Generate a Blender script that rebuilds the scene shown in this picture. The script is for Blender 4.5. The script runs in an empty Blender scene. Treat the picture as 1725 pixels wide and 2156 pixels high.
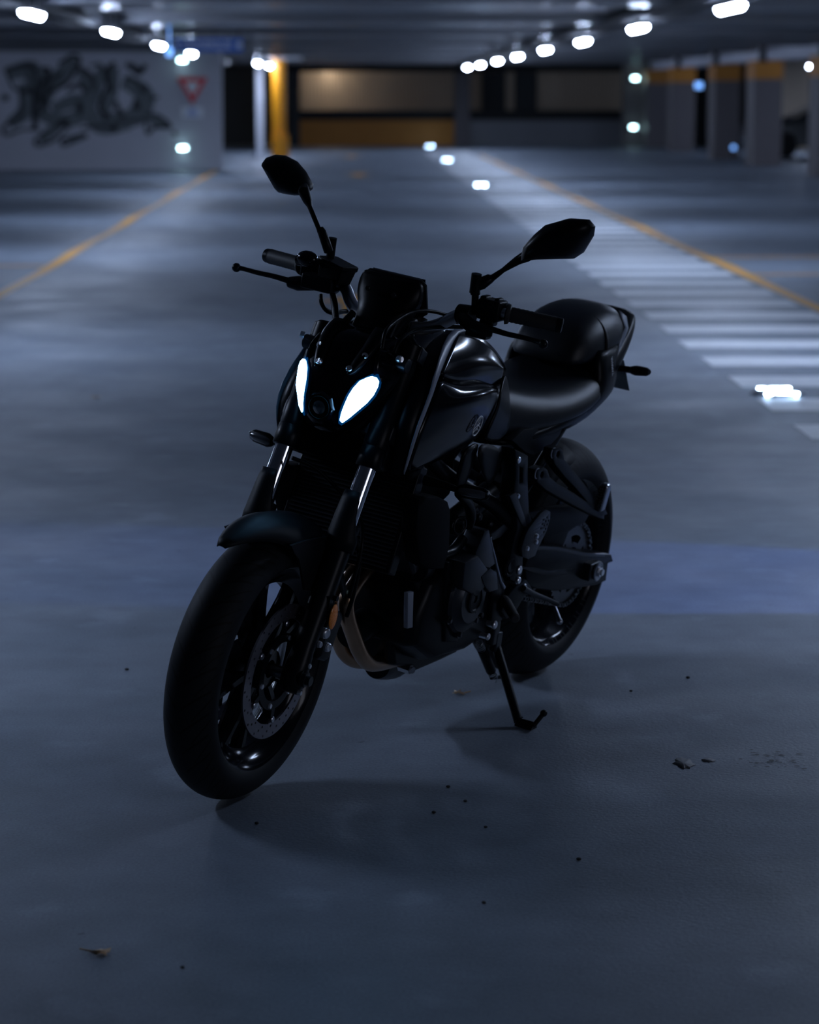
import bpy, bmesh, math, random
import numpy as np
from mathutils import Vector, Matrix
random.seed(4)
SC = bpy.context.scene
COL = SC.collection
# ------------------------------------------------------------------ camera
IW, IH = 1725, 2156
FPX, HOR, CH = 5465.43, 200.48, 1.49791
PITCH = math.atan((IH/2-HOR)/FPX)
TH = math.radians(1.371)
cd = bpy.data.cameras.new('camera'); cam = bpy.data.objects.new('camera', cd); COL.objects.link(cam)
cd.sensor_fit = 'HORIZONTAL'; cd.sensor_width = 24; cd.lens = FPX/IW*24
cam.location = (0, 0, CH); cam.rotation_euler = (math.pi/2-PITCH, 0, -TH)
cd.clip_end = 400; cd.clip_start = .05
cd.dof.use_dof = True; cd.dof.focus_distance = 5.7; cd.dof.aperture_fstop = 3.2
SC.camera = cam
# ------------------------------------------------------------------ world and exposure
w = bpy.data.worlds.new('world'); SC.world = w; w.use_nodes = True
w.node_tree.nodes['Background'].inputs[0].default_value = (.35, .5, 1, 1)
w.node_tree.nodes['Background'].inputs[1].default_value = .002
SC.view_settings.view_transform = 'Standard'; SC.view_settings.look = 'None'
SC.view_settings.exposure = 0; SC.view_settings.gamma = 1; SC.view_settings.use_curve_mapping = False
LAMP_E = 134.0            # strength of a lit batten
LAMP_COL = (.56, .70, 1.0)
# added low blue spot, unseen outside the frame on the right, throws the blue patch with a clean edge
sd = bpy.data.lights.new('blue_spot_light', 'SPOT'); so = bpy.data.objects.new('blue_spot_light', sd); COL.objects.link(so)
sd.energy = 900; sd.color = (.10, .24, 1.0); sd.spot_size = math.radians(15); sd.spot_blend = .12; sd.shadow_soft_size = .02
so.location = (5.6, 7.3, 1.2)
_t = Vector((.95, 8.05, 0))-Vector(so.location)
so.rotation_euler = _t.to_track_quat('-Z', 'Y').to_euler()
# ------------------------------------------------------------------ camera maths used to read real positions off the photo
cP, sP = math.cos(PITCH), math.sin(PITCH)
def ray_cam(px, py):
    X = (px-IW/2)/FPX; u = (IH/2-py)/FPX
    return np.array([X, cP+u*sP, -sP+u*cP])
def c2w(v):
    c, s = math.cos(TH), math.sin(TH)
    return np.array([v[0]*c+v[1]*s, -v[0]*s+v[1]*c, v[2]])
O = np.array([0, 0, CH])
def F(px, py, z=0.0):                      # point of the horizontal plane z
    d = c2w(ray_cam(px, py)); k = (z-CH)/d[2]; return Vector(O+d*k)
def W(px, py, Y):                          # point of the vertical plane y = Y
    d = c2w(ray_cam(px, py)); return Vector(O+d*(Y/d[1]))
# motorcycle frame (rear contact patch is the origin, +x forward, +y its left, z up)
BX, BY, YAW, LEAN, STEER = .2957, 6.6842, -2.07465, .156206, .0572336
def rotm(ax, a):
    return np.array(Matrix.Rotation(a, 3, Vector(ax)))
RB = rotm((0, 0, 1), YAW) @ rotm((1, 0, 0), -LEAN)
TB = np.array([BX, BY, 0.0])
RAKE = math.radians(24.83)
SA = np.array([1.49, 0, 0.]); SD = np.array([-math.sin(RAKE), 0, math.cos(RAKE)])
RS = rotm(SD, STEER)
def steer(p): return RS@(np.array(p)-SA)+SA
def S(px, py, y, st=False):                # pixel -> bike coordinates on the plane at lateral offset y
    o = RB.T@(O-TB); d = RB.T@ray_cam(px, py)
    if st: o = RS.T@(o-SA)+SA; d = RS.T@d
    k = (y-o[1])/d[1]; return tuple(o+d*k)
# ------------------------------------------------------------------ materials
def mat(name, col, rough=.5, metal=0, spec=.5, emis=None, es=0, bump=None, noise=None, coat=0, coatr=.05, trans=0, ior=1.5):
    m = bpy.data.materials.new(name); m.use_nodes = True; nt = m.node_tree; b = nt.nodes['Principled BSDF']
    b.inputs['Base Color'].default_value = (*col, 1); b.inputs['Roughness'].default_value = rough
    b.inputs['Metallic'].default_value = metal; b.inputs['Specular IOR Level'].default_value = spec
    b.inputs['IOR'].default_value = ior
    b.inputs['Coat Weight'].default_value = coat; b.inputs['Coat Roughness'].default_value = coatr
    b.inputs['Transmission Weight'].default_value = trans
    if emis: b.inputs['Emission Color'].default_value = (*emis, 1); b.inputs['Emission Strength'].default_value = es
    if bump or noise:
        tc = nt.nodes.new('ShaderNodeTexCoord')
    if noise:      # (scale, amount) soft colour variation
        n = nt.nodes.new('ShaderNodeTexNoise'); n.inputs['Scale'].default_value = noise[0]; n.inputs['Detail'].default_value = 5
        nt.links.new(tc.outputs['Object'], n.inputs['Vector'])
        r = nt.nodes.new('ShaderNodeMapRange'); r.inputs[3].default_value = 1-noise[1]; r.inputs[4].default_value = 1+noise[1]
        nt.links.new(n.outputs[0], r.inputs[0])
        mx = nt.nodes.new('ShaderNodeVectorMath'); mx.operation = 'SCALE'; mx.inputs[0].default_value = col
        nt.links.new(r.outputs[0], mx.inputs['Scale']); nt.links.new(mx.outputs[0], b.inputs['Base Color'])
    if bump:       # (scale, strength)
        n = nt.nodes.new('ShaderNodeTexNoise'); n.inputs['Scale'].default_value = bump[0]; n.inputs['Detail'].default_value = 3
        nt.links.new(tc.outputs['Object'], n.inputs['Vector'])
        bp = nt.nodes.new('ShaderNodeBump'); bp.inputs['Strength'].default_value = bump[1]; bp.inputs['Distance'].default_value = .01
        nt.links.new(n.outputs[0], bp.inputs['Height']); nt.links.new(bp.outputs[0], b.inputs['Normal'])
    return m
M = {}
M['gloss'] = mat('gloss_black_paint', (.0015, .002, .004), .13, ior=1.27)
M['satin'] = mat('satin_black_plastic', (.002, .003, .0045), .36, ior=1.2)
M['matte'] = mat('matte_black_plastic', (.004, .0055, .008), .5, ior=1.22, bump=(900, .05))
M['vinyl'] = mat('black_seat_vinyl', (.006, .008, .0115), .38, ior=1.38, bump=(700, .12))
M['grey'] = mat('dark_grey_trim', (.20, .23, .29), .4)
M['dull'] = mat('dull_black_plastic', (.003, .004, .006), .75, ior=1.15)
M['halo'] = mat('painted_glow_border', (.01, .03, .06), .3, emis=(.0, .22, .85), es=.12)  # soft glow painted on as a thin emissive border
M['gunmetal'] = mat('gunmetal_casting', (.022, .026, .034), .33, .6, bump=(400, .06))
M['blackmetal'] = mat('black_painted_metal', (.0045, .006, .0085), .34, ior=1.22)
M['rim'] = mat('black_wheel_paint', (.004, .005, .008), .13, ior=1.25)
M['chrome'] = mat('polished_chrome', (.72, .75, .82), .07, 1)
M['steel'] = mat('brushed_steel', (.42, .44, .48), .28, 1)
M['disc'] = mat('brake_disc_steel', (.26, .25, .28), .42, 1, noise=(60, .15))
M['bolt'] = mat('zinc_bolt', (.75, .78, .84), .28, .9)
M['bar'] = mat('handlebar_alloy', (.5, .52, .56), .3, .85)
M['bronze'] = mat('heat_tinted_header', (.42, .27, .17), .27, 1, noise=(20, .25))
M['amber'] = mat('amber_reflector', (.85, .26, .01), .25, coat=1, bump=(350, .4))
M['smoke'] = mat('smoked_lens', (.05, .055, .065), .12, coat=.6)
M['glass'] = mat('mirror_glass', (.75, .8, .85), .03, 1)
M['lens'] = mat('projector_glass', (.02, .05, .07), .03, coat=1, spec=.9)
M['tealrim'] = mat('teal_reflector_cup', (.10, .38, .45), .10, 1)
M['drl'] = mat('daytime_light_led', (1, 1, 1), .4, emis=(.22, .55, 1.0), es=32)
M['plate'] = mat('plate_backing', (.10, .13, .15), .5)
M['badge'] = mat('silver_badge', (.75, .78, .82), .5, .35)
M['chain'] = mat('chain_steel', (.10, .11, .12), .4, .9)
M['rub'] = mat('footrest_rubber', (.012, .013, .015), .6)

def tyre_mat():
    m = mat('tyre_rubber', (.008, .010, .012), .6, ior=1.25); nt = m.node_tree; b = nt.nodes['Principled BSDF']
    at = nt.nodes.new('ShaderNodeAttribute'); at.attribute_name = 'tread'     # x: angle turns*N, y: lateral
    sx = nt.nodes.new('ShaderNodeSeparateXYZ'); nt.links.new(at.outputs['Vector'], sx.inputs[0])
    def mth(op, a, bb=None):
        n = nt.nodes.new('ShaderNodeMath'); n.operation = op
        for i, v in enumerate((a, bb)):
            if v is None: continue
            if isinstance(v, (int, float)): n.inputs[i].default_value = v
            else: nt.links.new(v, n.inputs[i])
        return n.outputs[0]
    ay = mth('ABSOLUTE', sx.outputs[1])
    sw = mth('POWER', ay, .6)
    ph = mth('FRACT', mth('ADD', sx.outputs[0], mth('MULTIPLY', sw, -1.35)))
    g1 = mth('MULTIPLY', mth('LESS_THAN', ph, .12), mth('LESS_THAN', ay, .80))
    g1 = mth('MULTIPLY', g1, mth('GREATER_THAN', ay, .08))
    ph2 = mth('FRACT', mth('ADD', mth('ADD', sx.outputs[0], .5), mth('MULTIPLY', sw, -2.6)))
    g2 = mth('MULTIPLY', mth('LESS_THAN', ph2, .10), mth('MULTIPLY', mth('GREATER_THAN', ay, .35), mth('LESS_THAN', ay, .88)))
    g = mth('MAXIMUM', g1, g2)
    bp = nt.nodes.new('ShaderNodeBump'); bp.inputs['Strength'].default_value = .9; bp.inputs['Distance'].default_value = .004
    bp.invert = True; nt.links.new(g, bp.inputs['Height']); nt.links.new(bp.outputs[0], b.inputs['Normal'])
    mx = nt.nodes.new('ShaderNodeMix'); mx.data_type = 'RGBA'
    mx.inputs[6].default_value = (.008, .010, .013, 1); mx.inputs[7].default_value = (.003, .003, .004, 1)
    nt.links.new(g, mx.inputs[0]); nt.links.new(mx.outputs[2], b.inputs['Base Color'])
    return m
M['tyre'] = tyre_mat()

def floor_mat():
    m = mat('painted_concrete_floor', (.2, .22, .26), .5); nt = m.node_tree; b = nt.nodes['Principled BSDF']
    g = nt.nodes.new('ShaderNodeNewGeometry')
    def noise(sc, det=4, vec=None):
        n = nt.nodes.new('ShaderNodeTexNoise'); n.inputs['Scale'].default_value = sc; n.inputs['Detail'].default_value = det
        nt.links.new(vec or g.outputs['Position'], n.inputs['Vector']); return n.outputs[0]
    def ramp(v, a, c, o0, o1):
        r = nt.nodes.new('ShaderNodeMapRange'); r.inputs[1].default_value = a; r.inputs[2].default_value = c
        r.inputs[3].default_value = o0; r.inputs[4].default_value = o1; nt.links.new(v, r.inputs[0]); return r.outputs[0]
    def mul(a, c):
        n = nt.nodes.new('ShaderNodeMath'); n.operation = 'MULTIPLY'; nt.links.new(a, n.inputs[0]); nt.links.new(c, n.inputs[1]); return n.outputs[0]
    v = mul(ramp(noise(.8), .3, .7, .84, 1.13), ramp(noise(7, 6), .3, .7, .88, 1.12))
    v = mul(v, ramp(noise(160, 2), .3, .7, .84, 1.16))
    v = mul(v, ramp(noise(22, 2), .74, .80, 1, .55))       # small dark marks
    v = mul(v, ramp(noise(3.3, 8), .62, .72, 1, 1.35))     # pale scuffs
    mx = nt.nodes.new('ShaderNodeVectorMath'); mx.operation = 'SCALE'; mx.inputs[0].default_value = (.205, .238, .285)
    nt.links.new(v, mx.inputs['Scale']); nt.links.new(mx.outputs[0], b.inputs['Base Color'])
    nt.links.new(ramp(noise(1.7, 5), .3, .7, .42, .60), b.inputs['Roughness'])
    b.inputs['Specular IOR Level'].default_value = .45
    bp = nt.nodes.new('ShaderNodeBump'); bp.inputs['Strength'].default_value = .25; bp.inputs['Distance'].default_value = .004
    nt.links.new(noise(90, 3), bp.inputs['Height']); nt.links.new(bp.outputs[0], b.inputs['Normal'])
    return m
M['floor'] = floor_mat()
M['wallp'] = mat('painted_concrete_wall', (.60, .60, .66), .7, noise=(.7, .12), bump=(8, .2))
M['ceil'] = mat('concrete_ceiling', (.21, .215, .235), .27, noise=(1.2, .12))
M['beam'] = mat('concrete_beam', (.15, .155, .17), .24, noise=(1.2, .15))
M['darkwall'] = mat('dark_wall', (.05, .055, .06), .8, noise=(.5, .2))
M['black'] = mat('black_band_paint', (.008, .009, .010), .7)
M['tray'] = mat('cable_tray_metal', (.03, .032, .036), .6, .3)
M['white_line'] = mat('white_road_paint', (.80, .82, .84), .5, noise=(9, .14))
M['yellow_line'] = mat('yellow_road_paint', (.80, .38, .03), .5, noise=(9, .18))
M['yellow'] = mat('yellow_column_paint', (.80, .30, .004), .5)
M['orange'] = mat('orange_wall_paint', (.55, .22, .03), .6, noise=(2, .1))
M['pillar'] = mat('grey_pillar_paint', (.15, .132, .136), .6, noise=(2, .08))
M['white'] = mat('white_column_paint', (.7, .72, .78), .45)
M['beige'] = mat('beige_corrugated_cladding', (.62, .50, .38), .6)
M['signblue'] = mat('blue_sign_face', (.02, .10, .42), .4, emis=(.02, .10, .5), es=.12)
M['signwhite'] = mat('sign_white', (.92, .94, .97), .4)
M['signred'] = mat('sign_red', (.85, .02, .03), .4)
M['sprayd'] = mat('dark_spray_paint', (.035, .04, .045), .7)
M['sprayg'] = mat('grey_green_spray_paint', (.17, .19, .20), .7, noise=(2, .3))
M['lamp'] = mat('lamp_diffuser', (.9, .9, .9), .5, emis=LAMP_COL, es=LAMP_E)
M['lamp_strong'] = mat('bright_lamp_diffuser', (.9, .9, .9), .5, emis=LAMP_COL, es=LAMP_E*.75)
M['lamp_weak'] = mat('dim_lamp_diffuser', (.9, .9, .9), .5, emis=LAMP_COL, es=LAMP_E*.86)
M['lamp_warm'] = mat('warm_lamp_diffuser', (.9, .9, .9), .5, emis=(1, .88, .72), es=18)
M['added_glow'] = mat('added_glow_surface', (.5, .5, .5), .3, emis=(.78, .82, 1), es=3.2)  # added glow that gives the fork tubes their bright streaks
M['lamp_off'] = mat('unlit_lamp_diffuser', (.55, .57, .62), .4)
M['lamp_house'] = mat('lamp_housing', (.45, .46, .48), .5)
M['stud_led'] = mat('floor_stud_led', (1, 1, 1), .4, emis=(.45, .68, 1), es=90)
M['exit'] = mat('emergency_lamp_diffuser', (1, 1, 1), .4, emis=(.55, .92, 1), es=22)
M['bluelit'] = mat('blue_lit_panel', (.1, .2, .5), .4, emis=(.18, .42, 1), es=2.0)
M['leaf'] = mat('dry_leaf', (.62, .44, .27), .6, noise=(90, .3))
M['pebble'] = mat('dark_grit', (.012, .013, .015), .7)
M['stain'] = mat('dark_floor_stain', (.085, .085, .09), .55)
M['car'] = mat('dark_car_paint', (.012, .02, .025), .25, coat=.8)
M['carglass'] = mat('car_glass', (.01, .012, .015), .05)
# ------------------------------------------------------------------ mesh helpers
class MB:
    def __init__(s): s.v = []; s.f = []
    def add(s, vs, fs):
        o = len(s.v); s.v += [tuple(map(float, p)) for p in vs]; s.f += [tuple(i+o for i in f) for f in fs]; return s
    def box(s, c, d, R=None):
        c = np.array(c, float); h = np.array(d)/2.
        P = [np.array([i, j, k])*h for i in (-1, 1) for j in (-1, 1) for k in (-1, 1)]
        if R is not None: P = [R@p for p in P]
        return s.add([p+c for p in P], [(0, 1, 3, 2), (4, 6, 7, 5), (0, 4, 5, 1), (2, 3, 7, 6), (0, 2, 6, 4), (1, 5, 7, 3)])
    def rings(s, R, cap=True, close=True):
        n = len(R[0]); vs = [p for r in R for p in r]; fs = []
        for i in range(len(R)-1):
            for j in range(n if close else n-1):
                k = (j+1) % n; fs.append((i*n+j, i*n+k, (i+1)*n+k, (i+1)*n+j))
        if cap and close: fs += [tuple(range(n))[::-1], tuple((len(R)-1)*n+j for j in range(n))]
        return s.add(vs, fs)
    def tube(s, pts, r, n=12, smooth=0, cap=True, flat=1.0):
        P = [np.array(p, float) for p in pts]; rr = list(r) if hasattr(r, '__len__') else [r]*len(P)
        if smooth and len(P) > 2:
            Q = []; q = []
            for i in range(len(P)-1):
                a, b, c, d = P[max(i-1, 0)], P[i], P[i+1], P[min(i+2, len(P)-1)]
                for t in np.linspace(0, 1, smooth, endpoint=False):
                    Q.append(.5*((2*b)+(c-a)*t+(2*a-5*b+4*c-d)*t*t+(3*b-a-3*c+d)*t**3)); q.append(rr[i]*(1-t)+rr[i+1]*t)
            Q.append(P[-1]); q.append(rr[-1]); P, rr = Q, q
        rings = []; up = None
        for i in range(len(P)):
            t = P[min(i+1, len(P)-1)]-P[max(i-1, 0)]; t = t/(np.linalg.norm(t)+1e-12)
            if up is None:
                up = np.array([0, 0, 1.]) if abs(t[2]) < .9 else np.array([1., 0, 0])
            up = up-t*np.dot(up, t); up /= np.linalg.norm(up); sd = np.cross(t, up)
            rings.append([P[i]+rr[i]*(math.cos(a)*sd+math.sin(a)*up*flat) for a in np.linspace(0, 2*math.pi, n, endpoint=False)])
        return s.rings(rings, cap)
    def cyl(s, a, b, r, r2=None, n=20): return s.tube([a, b], [r, r if r2 is None else r2], n)
    def sphere(s, c, r, n=12, sc=(1, 1, 1)):
        R = []
        for i in range(1, n):
            th = math.pi*i/n
            R.append([(c[0]+sc[0]*r*math.sin(th)*math.cos(a), c[1]+sc[1]*r*math.sin(th)*math.sin(a), c[2]+sc[2]*r*math.cos(th)) for a in np.linspace(0, 2*math.pi, n*2, endpoint=False)])
        return s.rings(R)
    def lathe(s, prof, cx, cz, n=96, closed=False):   # profile of (y, r) spun about the lateral axis
        pr = list(prof)+([prof[0]] if closed else [])
        R = [[(cx+r*math.cos(a), y, cz+r*math.sin(a)) for a in np.linspace(0, 2*math.pi, n, endpoint=False)] for y, r in pr]
        return s.rings(R, cap=False)
    def ring3(s, c, nrm, R, r, n=40, m=8):            # torus about an axis
        nrm = np.array(nrm, float); nrm /= np.linalg.norm(nrm); u = np.cross(nrm, [0, 0, 1.] if abs(nrm[2]) < .9 else [1., 0, 0]); u /= np.linalg.norm(u); v = np.cross(nrm, u); c = np.array(c)
        L = []
        for a in np.linspace(0, 2*math.pi, n+1):
            d = math.cos(a)*u+math.sin(a)*v
            L.append([c+d*R+r*(math.cos(t)*d+math.sin(t)*nrm) for t in np.linspace(0, 2*math.pi, m, endpoint=False)])
        return s.rings(L, cap=False)
    def bolt(s, p, nrm, r=.007, h=.006):
        p = np.array(p, float); nrm = np.array(nrm, float); nrm /= np.linalg.norm(nrm)
        s.tube([p-nrm*.002, p+nrm*h*.7, p+nrm*h, p+nrm*h*.9, p+nrm*h*.4], [r, r, r*.8, r*.5, r*.42], 14); return s
def mk(name, mb, m, parent=None, st=False, smooth=True, bevel=0, sub=0, solid=0, ang=38, crease=None, label=None, mir=False, off=0):
    me = bpy.data.meshes.new(name); V = mb.v
    if mir: V = [(x, -y, z) for x, y, z in V]
    if st: V = [tuple(steer(p)) for p in V]
    fs = [f[::-1] for f in mb.f] if mir else mb.f
    me.from_pydata(V, [], fs); me.update()
    bm = bmesh.new(); bm.from_mesh(me); bmesh.ops.remove_doubles(bm, verts=bm.verts, dist=1e-6)
    bmesh.ops.recalc_face_normals(bm, faces=bm.faces)
    if mir is None: pass
    bm.to_mesh(me); bm.free()
    if smooth:
        me.shade_smooth()
        if not sub: me.set_sharp_from_angle(angle=math.radians(ang))
    me.materials.append(M[m]); o = bpy.data.objects.new(name, me); COL.objects.link(o)
    if bevel:
        b = o.modifiers.new('bevel', 'BEVEL'); b.width = bevel; b.segments = 3; b.limit_method = 'ANGLE'; b.harden_normals = False
        b.angle_limit = math.radians(35)
    if sub: q = o.modifiers.new('sub', 'SUBSURF'); q.levels = sub; q.render_levels = sub
    if solid: q = o.modifiers.new('solid', 'SOLIDIFY'); q.thickness = solid; q.offset = off
    if parent: o.parent = parent
    if label: o['label'] = label
    return o
def tag(o, label, cat, group=None, kind=None):
    if label: o['label'] = label
    if cat: o['category'] = cat
    if group: o['group'] = group
    if kind: o['kind'] = kind
    return o
def empty(name, loc=(0, 0, 0)):
    o = bpy.data.objects.new(name, None); COL.objects.link(o); o.location = loc; o.empty_display_size = .2; return o
def struct(name, mb, m, **k):
    o = mk(name, mb, m, smooth=False, **k); o['kind'] = 'structure'; return o
def curve_mesh(splines, depth, bev=0, text=None, size=1, align='CENTER', bold=0):
    cu = bpy.data.curves.new('c', 'FONT' if text else 'CURVE')
    if text:
        cu.body = text; cu.size = size; cu.align_x = align; cu.align_y = 'CENTER'; cu.offset = bold
    else:
        cu.dimensions = '2D'; cu.fill_mode = 'BOTH'
        for pts in splines:
            sp = cu.splines.new('POLY'); sp.points.add(len(pts)-1)
            for i, p in enumerate(pts): sp.points[i].co = (p[0], p[1], 0, 1)
            sp.use_cyclic_u = True
    cu.extrude = depth/2; cu.bevel_depth = bev; cu.bevel_resolution = 1
    ob = bpy.data.objects.new('c', cu); COL.objects.link(ob)
    bpy.context.view_layer.update()
    me = bpy.data.meshes.new_from_object(ob.evaluated_get(bpy.context.evaluated_depsgraph_get()))
    vs = [tuple(v.co) for v in me.vertices]; fs = [tuple(p.vertices) for p in me.polygons]
    bpy.data.objects.remove(ob); bpy.data.curves.remove(cu); bpy.data.meshes.remove(me)
    return vs, fs
def circle2(cx, cy, r, n=20, a0=0): return [(cx+r*math.cos(a0+t), cy+r*math.sin(a0+t)) for t in np.linspace(0, 2*math.pi, n, endpoint=False)]
def plate(splines, y, th, bev=0):                  # splines given in (x, z) of the bike, slab centred on y
    vs, fs = curve_mesh(splines, th, bev); mb = MB(); mb.add([(a, y+c, b) for a, b, c in vs], [f[::-1] for f in fs]); return mb
def tp(px, y, th, bev=.002, st=False, holes=()):   # traced plate
    sp = [[(q[0], q[2]) for q in (S(a, b, y, st) for a, b in px)]]
    for (hx, hy, r) in holes:
        q = S(hx, hy, y, st); sp.append(circle2(q[0], q[2], r, 14))
    return plate(sp, y, th, bev)
# ================================================================== THE GARAGE
PER = 6.95
fl = MB(); fl.add([(-45, -6, 0), (30, -6, 0), (30, 82, 0), (-45, 82, 0)], [(0, 1, 2, 3)]); struct('floor', fl, 'floor')
cl = MB(); cl.box((-7.5, 38, 2.55), (75, 88, .16)); struct('ceiling', cl, 'ceil')
k = 0
for i in range(-6, 6):
    y = 39.7+PER*i
    if y < 3: continue
    b = MB(); b.box((-18.2, y, 2.42), (53, 1.3, .10)); struct('trim_%d' % (k+1), b, 'beam', bevel=.02); k += 1
YL = 53.2
b = MB(); xr = W(468, 300, YL).x
b.box(((-44+xr)/2, YL+.15, 1.32), (xr+44, .3, 2.64)); struct('wall_left', b, 'wallp')
# black niche beside the wall end, closed by a dark wall
b = MB(); b.box((-24, 79.5, 1.32), (40, .3, 2.64)); struct('wall_far', b, 'darkwall')
# back wall with two bays
YB = 78.0
def wbox(name, x0, y0, x1, y1, Y, th, m, kind=True, **k):
    a = W(x0, y0, Y); c = W(x1, y1, Y); z0 = max(min(a.z, c.z), 0) if y1 < 296 else 0.0
    z1 = max(a.z, c.z)
    q = MB(); q.box(((a.x+c.x)/2, Y+th/2, (z0+z1)/2), (abs(c.x-a.x), th, z1-z0))
    return struct(name, q, m, **k) if kind else mk(name, q, m, smooth=False, **k)
b = MB(); b.box((4, YB+2.2, 1.32), (30, .3, 2.64)); struct('wall_back', b, 'darkwall')
wbox('trim_31', 600, 134, 1313, 151, YB, .25, 'black')
wbox('trim_32', 612, 151, 632, 300, YB, .6, 'darkwall')
wbox('trim_33', 958, 151, 990, 300, YB-.35, .6, 'pillar')
# corrugated cladding
def clad(x0, x1, m, name):
    a = W(x0, 140, YB+1.6); c = W(x1, 236, YB+1.6); q = MB(); n = int((c.x-a.x)/.11); R = []
    for i in range(n*4+1):
        x = a.x+(c.x-a.x)*i/(n*4); yy = YB+1.6+(.04 if (i % 4) in (1, 2) else 0); R.append([(x, yy, c.z), (x, yy, a.z)])
    q.rings(R, cap=False, close=False); return struct(name, q, m, solid=.01)
clad(632, 960, 'beige', 'wall_back_cladding'); clad(990, 1313, 'beige', 'wall_back_cladding_right')
wbox('trim_34', 632, 232, 958, 253, YB, .5, 'black'); wbox('trim_35', 990, 232, 1313, 253, YB, .5, 'black')
wbox('trim_36', 632, 253, 958, 300, YB+.05, .4, 'orange'); wbox('trim_37', 990, 253, 1313, 300, YB+.05, .4, 'ceil')
for i, (x0, x1) in enumerate(((1015, 1065), (1085, 1130))):
    o = wbox('dark_cabinet', x0, 152, x1, 234, YB+1.5, .08, 'darkwall', kind=False)
    tag(o, ['dark tall panel left of the other one, fixed on the far beige cladding', 'dark tall panel right of the other one, fixed on the far beige cladding'][i], 'panel', 'dark panels on the far cladding')
wbox('wall_back_right', 1313, 120, 1362, 300, YB-1.5, .3, 'pillar')
# white column and yellow column with its thicker guard
c0 = F(548, 331); q = MB(); q.cyl((c0.x, c0.y, 0), (c0.x, c0.y, 2.47), .095, n=24)
o = mk('column', q, 'white'); tag(o, 'slim white round column in front of the dark opening, left of the yellow column', 'column')
c0 = F(589, 333); r0 = empty('yellow_column', (c0.x, c0.y, 0)); tag(r0, 'bright yellow column with a thicker guard around its foot', 'column')
q = MB(); q.cyl((0, 0, 0), (0, 0, 2.36), .165, n=28); mk('shaft', q, 'yellow', r0)
q = MB(); q.cyl((.02, -.02, 0), (.02, -.02, .56), .21, n=28); mk('foot_guard', q, 'yellow', r0, bevel=.01)
q = MB(); q.box((0, 0, 2.4), (1.1, .5, .12)); mk('head_plate', q, 'lamp_house', r0)
# pillars of the right row
PW = [(1355, 1395, 310), (1395, 1455, 319), (1480, 1543, 334), (1585, 1655, 348), (1720, 1800, 371)]
PLAB = ['fifth and farthest', 'fourth', 'third', 'second', 'nearest, cut by the frame edge']
for i, (x0, x1, yb) in enumerate(PW):
    Y = F(x0, yb).y; xl = 8.62
    r0 = empty('concrete_pillar', (xl, Y, 0)); tag(r0, 'grey pillar with an orange band at its top, %s of the right row' % PLAB[i], 'pillar', 'pillars of the right row')
    D = 1.1; Wd = .60
    q = MB(); q.box((Wd/2, -D/2, .92), (Wd, D, 1.84)); mk('shaft', q, 'pillar', r0, smooth=False, bevel=.012)
    q = MB(); q.box((Wd/2, -D/2, 2.03), (Wd+.01, D+.01, .38)); mk('orange_band', q, 'orange', r0, smooth=False)
b = MB(); b.box((9.0, 41, 2.43), (.62, 74, .42)); struct('trim_21', b, 'wallp')
for i in range(6):   # short dark beams over the right bay
    b = MB(); b.box((8.66, 47.6+PER*(i-1), 2.40), (.12, .35, .44)); struct('trim_%d' % (22+i), b, 'black')
b = MB(); b.box((24, 41, 1.32), (.3, 80, 2.64)); struct('wall_right', b, 'pillar')
b = MB(); b.box((16.5, 79, 1.32), (15, .3, 2.64)); struct('wall_back_bay', b, 'darkwall')
b = MB(); b.box((-45, 38, 1.32), (.3, 88, 2.64)); struct('wall_side', b, 'darkwall')
b = MB(); b.box((-7.5, -6, 1.32), (75, .3, 2.64)); struct('wall_front', b, 'darkwall')
a = W(1650, 160, 72); c = W(1735, 300, 72); b = MB(); b.box(((a.x+c.x)/2+1.5, 72, 1.3), (c.x-a.x+3.2, .3, 2.6)); struct('wall_bay_panel', b, 'beige')
# parked car in the right bay: nose towards the aisle
def car(x, y):
    r0 = empty('parked_car', (x, y, 0)); tag(r0, 'dark parked car in the bay behind the grey pillars', 'car')
    prof = [(0, .45), (.05, .72), (.9, .92), (1.15, .98), (1.9, 1.40), (2.6, 1.46), (3.5, 1.36), (4.1, 1.05), (4.4, .95), (4.45, .5), (4.4, .25), (.1, .25)]
    q = MB(); R = []
    for yy, s in ((-.88, .9), (-.8, 1), (.8, 1), (.88, .9)):
        R.append([(px, yy*(1 if pz < 1 else .82), .25+(pz-.25)*s) for px, pz in prof])
    q.rings(R); mk('body', q, 'car', r0, bevel=.03, ang=30)
    for s in (-1, 1):
        q = MB(); q.add([(1.35, s*.775, 1.0), (1.95, s*.735, 1.33), (3.35, s*.735, 1.30), (3.9, s*.775, 1.02)], [(0, 1, 2, 3)]); mk('side_window', q, 'carglass', r0, solid=.02)
        for wx in (.85, 3.5):
            q = MB(); q.lathe([(s*.9, .0), (s*.9, .2), (s*.89, .31), (s*.7, .31), (s*.7, 0)], wx, .31, 40); mk('wheel', q, 'rub', r0)
        q = MB(); q.box((.04, s*.65, .66), (.12, .32, .12)); mk('headlamp', q, 'smoke', r0, bevel=.03)
car(9.75, 64.0)
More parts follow.
